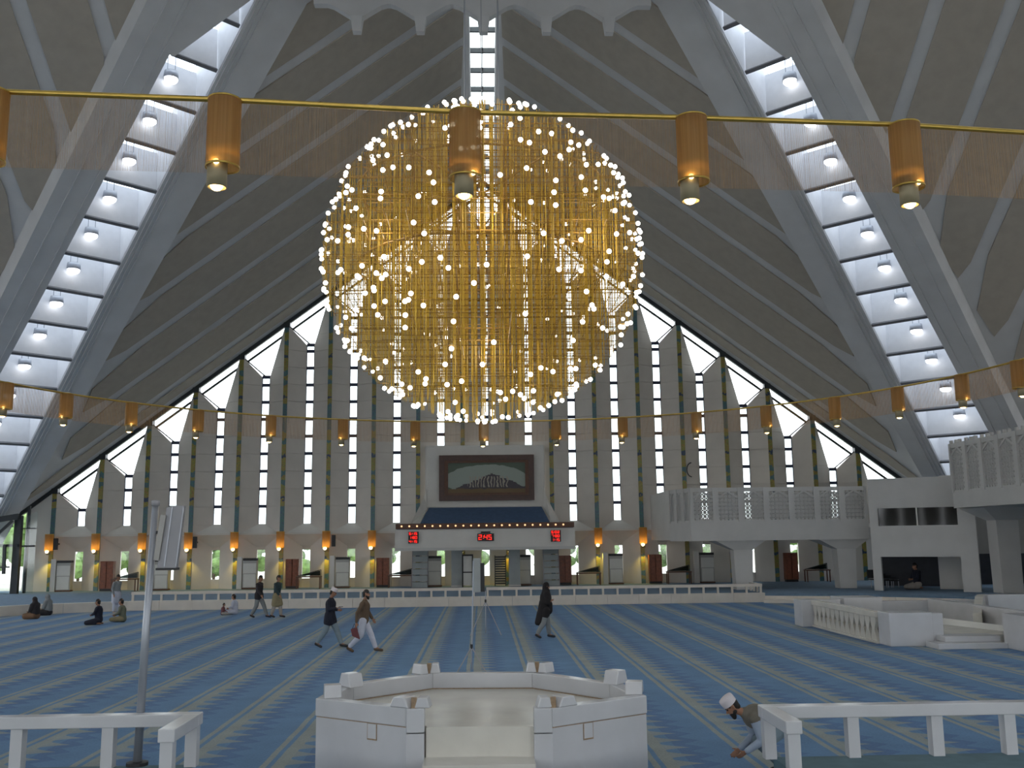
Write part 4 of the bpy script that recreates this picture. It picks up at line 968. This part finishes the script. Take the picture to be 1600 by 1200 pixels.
# ------------------------------------------------------------------ chandelier
CZ, CR = 11.15, 4.58
ch = empty('chandelier', (CX-.13, CY, CZ), label='huge golden globe chandelier of rods with hundreds of small bulbs', cat='chandelier')
rnd = random.Random(11)
rods = MB(); lat = MB(); bulbs = []
def tri_rod(mb, p, q, r):
    p, q = Vector(p), Vector(q); d = (q-p).normalized(); a = d.orthogonal().normalized(); b_ = d.cross(a)
    c_ = [(a*math.cos(j*2.094)+b_*math.sin(j*2.094))*r for j in range(3)]
    mb.add([p+v for v in c_]+[q+v for v in c_], [(0, 1, 4, 3), (1, 2, 5, 4), (2, 0, 3, 5)])
g = .25; N = int(CR/g)+1
for i in range(-N, N+1):
    for j in range(-N, N+1):
        x, y = (i+rnd.uniform(-.3, .3))*g, (j+rnd.uniform(-.3, .3))*g; rr = x*x+y*y
        if rr > (CR-.02)**2: continue
        z = math.sqrt(CR*CR-rr); z0 = -z; z1 = z
        if rnd.random() < .35: z1 = rnd.uniform(-.3, 1)*z
        tri_rod(rods, (x, y, z0), (x, y, z1), .0075 if rnd.random() < .75 else .011)
        if rnd.random() < .17: bulbs.append((x, y, z0))
        if rnd.random() < .15: bulbs.append((x, y, z))
for lv in [-3.8+.36*i for i in range(22)]:
    rl_ = math.sqrt(max(CR*CR-lv*lv, 0))
    st_ = .62; n = int(rl_/st_)
    if lv < -1 and rnd.random() < .3: continue
    for i in range(-n, n+1):
        q = i*st_+rnd.uniform(-.12, .12)
        if abs(q) >= rl_: continue
        h = math.sqrt(rl_*rl_-q*q); z = lv+rnd.uniform(-.1, .1)
        tri_rod(lat, (-h, q, z), (h, q, z), .012); tri_rod(lat, (q, -h, z+.04), (q, h, z+.04), .012)
        if abs(lv) < 2.6:
            if rnd.random() < .35: bulbs.append((-h, q, z))
            if rnd.random() < .35: bulbs.append((h, q, z))
            if rnd.random() < .15: bulbs.append((q, -h, z))
for _ in range(60):                # bulbs along the equator rim, front and sides
    a = rnd.uniform(0, 2*PI); z = rnd.uniform(-2.2, 2.2); r_ = math.sqrt(CR*CR-z*z); bulbs.append((r_*math.cos(a), r_*math.sin(a), z))
rods.build('hanging_rods', 'gold', ch, kind='stuff'); lat.build('cross_bars', 'gold_dark', ch, kind='stuff')
# inner carrying frame
fr = MB()
for z in (2.1, -.2):
    r_ = 3.6
    fr.tube([(r_*math.cos(i*PI/12), r_*math.sin(i*PI/12), z) for i in range(24)], .03, 6, closed=True)
for i in range(6):
    a = i*PI/3; fr.bar((0, 0, 2.1), (3.6*math.cos(a), 3.6*math.sin(a), 2.1), .04); fr.bar((3.6*math.cos(a), 3.6*math.sin(a), 2.1), (3.6*math.cos(a), 3.6*math.sin(a), -.2), .05)
fr.build('carrying_frame', 'gold_dark', ch)
cb = MB()
for x, y in ((0, 0), (.5, .5), (-.5, .5), (.5, -.5), (-.5, -.5)): cb.tube([(x, y, 2.1), (x, y, 27.4-CZ)], .015, 5)
cb.build('cable', 'steel', ch)
bulbs.sort(key=lambda b_: b_[1])                 # nearest first
bme = MB().sphere((0, 0, 0), .064, 8, 5).mesh('bulb', M['bulb_white']); bme.polygons.foreach_set('use_smooth', [True]*len(bme.polygons))
for b_ in bulbs[:298]: reuse(bme, 'bulb', ch, b_)
sb = MB()
for b_ in bulbs[298:]: sb.sphere(b_, .058, 7, 5)
sb.build('bulb', 'bulb_white', ch, kind='stuff')
for p in [(0, 0, 0), (2.6, -2.6, 0), (-2.6, -2.6, 0), (2.6, 2.4, .5), (-2.6, 2.4, .5), (0, -1.8, 3.0), (0, -1.8, -3.0), (0, -3.9, 0)]:
    plight(Vector(p)+Vector((CX-.13, CY, CZ)), 100, .5, (1, .86, .62), name='chandelier_light')

# ------------------------------------------------------------------ people
def capsule(mb, p, q, r0, r1, n=10):
    p, q = Vector(p), Vector(q); d = q-p; L = max(d.length, 1e-5); d = d/L
    pts = []; rs = []
    for k in range(4): t = PI/2*k/4; pts.append(p-d*r0*math.cos(t)); rs.append(max(r0*math.sin(t), .001))
    pts.append(p); rs.append(r0)
    for k in (1, 2, 3): pts.append(p+d*L*k/4); rs.append(r0+(r1-r0)*k/4)
    pts.append(q); rs.append(r1)
    for k in range(1, 5): t = PI/2*k/4; pts.append(q+d*r1*math.sin(t)); rs.append(max(r1*math.cos(t), .001))
    mb.tube(pts, rs, n)
def blend(mb, name, m_, parent, vox=.016, smooth=6, label=None):
    o = mb.build(name, m_, parent, label=label)
    r_ = o.modifiers.new('remesh', 'REMESH'); r_.mode = 'VOXEL'; r_.voxel_size = vox; r_.use_smooth_shade = True
    s_ = o.modifiers.new('smooth', 'SMOOTH'); s_.iterations = smooth; s_.factor = .5
    return o
def hand(mb, wr, d, side, curl=.3):
    """palm and five fingers from wrist wr along d; side = thumb direction"""
    wr, d, t = Vector(wr), Vector(d).normalized(), Vector(side).normalized(); t = (t-d*t.dot(d)).normalized(); n_ = d.cross(t)
    pm = wr+d*.085
    for k in (-.028, -.010, .010, .028): capsule(mb, wr+t*k*.6, pm+t*k, .016, .014, 6)
    for k, L_ in ((.030, .072), (.010, .082), (-.010, .075), (-.030, .058)):
        a = pm+t*k*1.05; b_ = a+d*L_*.5+n_*L_*curl*.3; c_ = b_+d*L_*.4+n_*L_*curl*.8
        capsule(mb, a, b_, .0095, .0088, 6); capsule(mb, b_, c_, .0088, .0075, 6)
    a = wr+d*.02+t*.025; b_ = a+(d*.6+t*.8).normalized()*.045; capsule(mb, a, b_, .012, .011, 6); capsule(mb, b_, b_+(d*.9+t*.3)*.035, .011, .009, 6)
def person(loc, rz, lab, J, cloth, head_dir=(1, 0, -.05), cap=None, beard=False, scarf=None, hair=True, shoes='black', vox=.016, grp=None, scale=1):
    """J: joints in a frame where +x is ahead, y left. cloth: dict of parts"""
    r = empty('person', loc, rz, label=lab, cat='person'); r.scale = (scale,)*3
    if grp: r['group'] = grp
    V3 = Vector; g = {k: V3(v) for k, v in J.items()}
    hd = V3(head_dir).normalized(); hc = g['head']; upd = (V3((0, 0, 1))-hd*hd.z).normalized(); sdv = upd.cross(hd)
    body = MB()
    capsule(body, g['pelvis'], g['waist'], .135, .12, 12); capsule(body, g['waist'], g['chest'], .12, .15, 12)
    capsule(body, g['chest'], g['neck'], .13, .062, 10); capsule(body, g['neck'], hc-upd*.05, .056, .06, 8)
    capsule(body, hc-upd*.035+hd*.015, hc+upd*.045-hd*.012, .078, .092, 12)
    capsule(body, hc-upd*.085+hd*.045, hc-upd*.03+hd*.02, .04, .06, 8)
    capsule(body, hc+hd*.095+upd*.005, hc+hd*.112-upd*.022, .010, .017, 6)
    for s in (-1, 1): capsule(body, hc+sdv*.088*s-upd*.02, hc+sdv*.094*s+upd*.02, .014, .018, 6)
    capsule(body, hc+hd*.090-upd*.062+sdv*.018, hc+hd*.090-upd*.062-sdv*.018, .012, .012, 6)
    for S in 'LR':
        sg = 1 if S == 'L' else -1
        capsule(body, g['chest']+(g['sh'+S]-g['chest'])*.5, g['sh'+S], .09, .062); capsule(body, g['sh'+S], g['el'+S], .052, .041); capsule(body, g['el'+S], g['wr'+S], .041, .028)
        d = (g['wr'+S]-g['el'+S]).normalized(); hand(body, g['wr'+S], d+V3(J.get('hd'+S, (0, 0, 0))), V3((1, 0, .2)))
        capsule(body, g['hip'+S], g['kn'+S], .088, .058); capsule(body, g['kn'+S], g['an'+S], .058, .038); capsule(body, g['an'+S], g['to'+S], .042, .032)
    blend(body, 'body', 'skin', r, min(vox, .011), 3)
    e = MB()
    for s in (-1, 1): e.sphere(hc+hd*.084+sdv*.033*s+upd*.014, .012, 8, 6)
    e.build('eye', 'eye', r)
    if hair and not scarf:
        h = MB(); capsule(h, hc-hd*.022+upd*.02, hc+upd*.055-hd*.005, .096, .092, 12); capsule(h, hc-hd*.05-upd*.045, hc-hd*.03, .06, .08, 10); blend(h, 'hair', 'hair', r, .014, 2)
    if beard:
        h = MB(); capsule(h, hc-upd*.075+hd*.05, hc-upd*.13+hd*.07, .055, .035, 10); capsule(h, hc-upd*.06+sdv*.06+hd*.02, hc-upd*.06-sdv*.06+hd*.02, .035, .035, 8); blend(h, 'beard', 'hair', r, .012, 2)
    if cap:
        h = MB(); n_ = 16; ringv = []
        for rr_, zz_ in ((.108, .045), (.112, .12), (.106, .150), (.0, .160)): ringv += [hc-hd*.008+upd*zz_+(hd*math.cos(2*PI*k/n_)+sdv*math.sin(2*PI*k/n_))*rr_ for k in range(n_)]
        h.add(ringv, [(i*n_+k, i*n_+(k+1) % n_, (i+1)*n_+(k+1) % n_, (i+1)*n_+k) for i in range(3) for k in range(n_)]); h.build('cap', cap, r, smooth=True)
    # trousers
    if 'trousers' in cloth:
        t = MB(); capsule(t, g['hipL'], g['hipR'], .115, .115, 12); capsule(t, g['pelvis'], g['waist'], .15, .14, 12)
        for S in 'LR':
            low = g['an'+S]+(g['kn'+S]-g['an'+S]).normalized()*.07
            capsule(t, g['hip'+S], g['kn'+S], .118, .092, 12); capsule(t, g['kn'+S], low, .092, .072, 12)
        blend(t, 'trousers', cloth['trousers'], r, vox, 5)
    if 'skirt' in cloth:          # long shirt hanging below the waist
        t = MB(); capsule(t, g['waist'], g['pelvis'], .15, .17, 12)
        mid = (g['knL']+g['knR'])/2; b0 = g['pelvis'].lerp(mid, cloth.get('skirt_len', .75))
        for S in 'LR':
            kk = g['hip'+S].lerp(g['kn'+S], cloth.get('skirt_len', .75)); capsule(t, g['hip'+S], kk, .15, .14, 12)
        capsule(t, g['pelvis'], b0, .17, .15, 12); blend(t, 'long_shirt', cloth['skirt'], r, vox, 6)
    if 'top' in cloth:
        t = MB(); capsule(t, g['waist'], g['chest'], .15, .172, 14); capsule(t, g['pelvis']+V3((0, 0, cloth.get('hem', 0))), g['waist'], .16, .152, 14); capsule(t, g['chest'], g['neck']-(g['neck']-g['chest'])*.25, .15, .085, 12)
        for S in 'LR':
            if cloth.get('long'): capsule(t, g['hip'+S]+V3((0, 0, .1)), g['hip'+S].lerp(g['kn'+S], cloth['long']), .145, .140, 12)
            capsule(t, g['chest']+(g['sh'+S]-g['chest'])*.5, g['sh'+S], .11, .08, 10)
            if cloth.get('sleeves', True):
                capsule(t, g['sh'+S], g['el'+S], .074, .062, 10); capsule(t, g['el'+S], g['wr'+S]-(g['wr'+S]-g['el'+S]).normalized()*.03, .062, .048, 10)
        blend(t, cloth.get('top_name', 'jacket'), cloth['top'], r, vox, 5)
    if 'sleeve' in cloth:
        for S in 'LR':
            t = MB(); capsule(t, g['sh'+S], g['el'+S], .072, .064, 10); capsule(t, g['el'+S], g['wr'+S]-(g['wr'+S]-g['el'+S]).normalized()*.03, .062, .045, 10); blend(t, 'sleeve', cloth['sleeve'], r, vox, 3)
    if scarf:
        t = MB(); capsule(t, hc-hd*.02+upd*.02, hc-hd*.01+upd*.04, .112, .108, 12); capsule(t, hc-upd*.05-hd*.04, g['neck'], .10, .13, 12); capsule(t, g['neck'], g['chest'], .14, .20, 12)
        for S in 'LR': capsule(t, g['neck'], g['sh'+S], .11, .11, 10); capsule(t, g['sh'+S], g['el'+S], .11, .09, 10)
        capsule(t, g['chest'], g['waist'], .20, .20, 12)
        if cloth.get('shawl_tail'): 
            for q in cloth['shawl_tail']: capsule(t, q[0], q[1], q[2], q[3], 12)
        blend(t, 'shawl', scarf, r, vox, 4)
    if shoes:
        for S in 'LR':
            t = MB(); capsule(t, g['an'+S]-V3((0.02, 0, .02)), g['to'+S], .052, .042, 10); blend(t, 'shoe', shoes, r, vox, 3)
    return r
def cm(name, c, **k): mk(name, c, .85, noise=.08, nscale=6, **k); return name
cm('navy', (.008, .010, .022)); cm('grey_blue', (.18, .235, .27)); cm('brown_knit', (.10, .065, .04)); cm('white_cloth', (.48, .50, .58)); cm('charcoal', (.02, .017, .02)); cm('grey_cloth', (.20, .215, .22))
cm('teal_dark', (.02, .04, .045)); cm('tan_cloth', (.25, .21, .12)); cm('tan_pale', (.32, .29, .26)); cm('black_shawl', (.008, .006, .007)); cm('robe_brown', (.16, .09, .05)); cm('olive', (.13, .14, .10)); cm('maroon', (.14, .045, .05)); cm('cap_white', (.62, .58, .60))
WALK = dict(pelvis=(0, 0, .95), waist=(.01, 0, 1.10), chest=(.02, 0, 1.34), neck=(.03, 0, 1.53), head=(.07, 0, 1.70), shL=(.02, .17, 1.44), shR=(.02, -.17, 1.44),
    elL=(-.10, .24, 1.17), wrL=(-.03, .25, .93), elR=(.10, -.24, 1.17), wrR=(.26, -.24, .98), hipL=(0, .09, .92), hipR=(0, -.09, .92),
    knL=(.20, .10, .52), anL=(.36, .10, .10), toL=(.54, .11, .045), knR=(-.06, -.10, .50), anR=(-.38, -.10, .15), toR=(-.24, -.10, .045))
def J(**k): d = dict(WALK); d.update(k); return d
RGT = 0
# walkers
person((-4.80, 31.1, 0), -.1, 'man in a navy jacket and white cap walking right while looking at his phone', J(elR=(.02, -.25, 1.18), wrR=(.25, -.18, 1.22), elL=(.0, .25, 1.17), wrL=(.2, .2, 1.14), head=(.10, 0, 1.69), knR=(-.12, -.1, .52)), dict(trousers='grey_blue', top='navy', hem=0, long=.32), head_dir=(1, 0, -.45), cap='cap_white', hair=True)
hp = empty('mobile_phone', (-4.50, 30.97, 1.25), label='phone in the hand of the man in the navy jacket', cat='phone'); MB().box(-.01, .12, -.04, .04, 0, .015).build('phone_body', 'black', hp); MB().box(0, .11, -.033, .033, .015, .018).build('screen', 'grey_paint', hp)
person((-3.58, 29.75, 0), -.1, 'bearded man in a brown sweater and white trousers carrying a dark red bag', J(elL=(-.12, .24, 1.15), wrL=(-.16, .24, .90), elR=(-.12, -.25, 1.16), wrR=(-.10, -.28, .88), knR=(-.1, -.1, .5), wrLx=(0, 0, 0)) if False else J(elR=(-.14, -.25, 1.16), wrR=(-.16, -.27, .88), elL=(.08, .25, 1.16), wrL=(.22, .24, .95), anR=(-.42, -.1, .15), toR=(-.30, -.1, .045)), dict(trousers='white_cloth', top='brown_knit', top_name='sweater', hem=.0), beard=True, shoes='brown_knit')
bg_ = empty('shoulder_bag', (-3.77, 29.48, .42), label='dark red bag in the hand of the man in the brown sweater', cat='bag')
b = MB(); b.add([(-.11, -.04, 0.08), (.12, -.04, -.02), (.12, .04, -.02), (-.11, .04, .08), (-.16, -.04, .28), (.02, -.04, .34), (.02, .04, .34), (-.16, .04, .28)], [(0, 1, 2, 3), (4, 5, 6, 7), (0, 1, 5, 4), (1, 2, 6, 5), (2, 3, 7, 6), (3, 0, 4, 7)]); b.build('bag_body', 'maroon', bg_, bevel=.02)
MB().tube([(-.12, 0, .28), (-.05, 0, .44), (.0, 0, .32)], .01, 6).build('handle', 'black', bg_)
person((-9.86, 43.6, 0), -.35, 'man in a dark jacket and grey trousers walking, left of the pair by the kerb', J(wrL=(-.1, .26, .9), anR=(-.3, -.1, .13), toR=(-.16, -.1, .045)), dict(trousers='grey_cloth', top='charcoal', hem=0, long=.12), shoes='charcoal')
person((-9.05, 43.5, 0), -.35, 'man in a dark teal waistcoat over a tan shirt walking, right of the pair', J(knL=(.12, .1, .5), anL=(.16, .1, .1), toL=(.34, .1, .045), anR=(-.2, -.1, .12), toR=(-.05, -.1, .045)), dict(trousers='tan_pale', skirt='tan_cloth', skirt_len=.8, top='teal_dark', top_name='waistcoat', hem=.05), shoes='charcoal')
person((2.10, 33.0, 0), .15, 'woman wrapped in a long black shawl walking right past the rail', J(head=(.05, 0, 1.70), elL=(.06, .2, 1.15), wrL=(.18, .12, 1.2), elR=(.06, -.2, 1.15), wrR=(.18, -.1, 1.22), knL=(.10, .1, .5), anL=(.14, .1, .1), toL=(.32, .1, .045), anR=(-.32, -.1, .14), toR=(-.20, -.1, .045), knR=(-.1, -.1, .5)),
    dict(trousers='grey_cloth', skirt='black_shawl', skirt_len=.35, shawl_tail=[((0, 0, 1.15), (-.20, 0, .55), .21, .14), ((-.14, 0, .8), (-.27, 0, .52), .16, .10), ((.05, 0, 1.1), (.08, 0, .92), .20, .17)]), scarf='black_shawl', hair=False)
# bowing man by the right rail
BOW = dict(pelvis=(-.05, 0, .74), waist=(.12, 0, .80), chest=(.36, 0, .80), neck=(.53, 0, .86), head=(.68, 0, .94), shL=(.42, .18, .79), shR=(.42, -.18, .79),
    elL=(.34, .24, .52), wrL=(.56, .16, .36), elR=(.30, -.25, .50), wrR=(.56, -.14, .33), hipL=(-.07, .1, .70), hipR=(-.07, -.1, .70),
    knL=(.30, .15, .46), anL=(.0, .13, .10), toL=(.16, .13, .045), knR=(.28, -.15, .44), anR=(-.06, -.13, .10), toR=(.10, -.13, .045))
person((4.16, 13.95, 0), PI+.05, 'bearded man in a white cap and grey waistcoat stooping behind the right foreground rail', BOW, dict(trousers='grey_blue', top='grey_vest', top_name='waistcoat', sleeves=False, sleeve='pale_blue') if cm('grey_vest', (.14, .125, .10)) and cm('pale_blue', (.30, .36, .45)) else {}, head_dir=(.75, 0, -.65), cap='cap_white', beard=True, vox=.012)
# seated figures
SIT = dict(pelvis=(0, 0, .13), waist=(.02, 0, .28), chest=(.04, 0, .50), neck=(.06, 0, .68), head=(.10, 0, .83), shL=(.05, .17, .60), shR=(.05, -.17, .60),
    elL=(.10, .22, .38), wrL=(.28, .14, .30), elR=(.10, -.22, .38), wrR=(.28, -.14, .30), hipL=(.02, .1, .13), hipR=(.02, -.1, .13),
    knL=(.40, .22, .12), anL=(.34, -.02, .07), toL=(.42, -.12, .05), knR=(.42, -.22, .12), anR=(.30, .06, .07), toR=(.40, .14, .05))
KN = dict(SIT); KN.update(pelvis=(0, 0, .20), waist=(.02, 0, .35), chest=(.03, 0, .58), neck=(.04, 0, .75), head=(.08, 0, .90), shL=(.03, .17, .67), shR=(.03, -.17, .67), elL=(.12, .22, .45), wrL=(.26, .1, .40), elR=(.12, -.22, .45), wrR=(.26, -.1, .40),
    hipL=(.02, .1, .18), hipR=(.02, -.1, .18), knL=(.46, .12, .09), anL=(.02, .12, .07), toL=(-.12, .12, .045), knR=(.46, -.12, .09), anR=(.02, -.12, .07), toR=(-.12, -.12, .045))
person((-15.85, 41.2, 0), PI, 'man in black kneeling on the carpet facing left', KN, dict(trousers='navy', top='navy', top_name='shirt'), shoes=None)
person((-15.35, 42.5, 0), PI, 'young man in an olive shirt sitting behind the kneeling man in black', SIT, dict(trousers='tan_cloth', top='olive', top_name='shirt'), shoes=None)
person((-20.1, 44.9, 0), PI-.3, 'person in a brown robe and dark headscarf sitting at the far left of the carpet', SIT, dict(trousers='robe_brown', top='charcoal', top_name='robe', skirt='robe_brown', skirt_len=.9), scarf='charcoal', hair=False, shoes=None)
person((-20.45, 47.0, 0), PI-.2, 'person in a dark robe and pale scarf sitting against the left kerb', SIT, dict(trousers='charcoal', top='tan_pale', top_name='robe', skirt='charcoal', skirt_len=.9), scarf='grey_cloth', hair=False, shoes=None)
person((-11.45, 45.9, 0), PI, 'boy in white sitting alone on the carpet near the kerb', SIT, dict(trousers='white_cloth', top='white_cloth', top_name='shirt'), shoes=None, scale=.95)
person((-11.95, 45.6, 0), .2, 'child in dark red bending low beside the boy in white', SIT, dict(trousers='tan_pale', top='maroon', top_name='shirt'), shoes=None, scale=.55)
STAND = J(knL=(.03, .1, .5), anL=(.03, .1, .1), toL=(.2, .1, .045), knR=(.0, -.1, .5), anR=(-.02, -.1, .1), toR=(.15, -.1, .045), wrR=(.1, -.25, .92), elR=(.0, -.25, 1.17))
person((-17.4, 47.2, 0), -.5, 'man in a pale grey shirt standing at the left part of the kerb', STAND, dict(trousers='white_cloth', skirt='white_cloth', skirt_len=.8, top='grey_cloth', top_name='shirt'), shoes='tan_pale')
person((22.9, 50.9, .44), PI+.2, 'dark figure sitting in the shade under the enclosed room', KN, dict(trousers='tan_pale', top='navy', top_name='shirt'), shoes=None, scale=1.3)
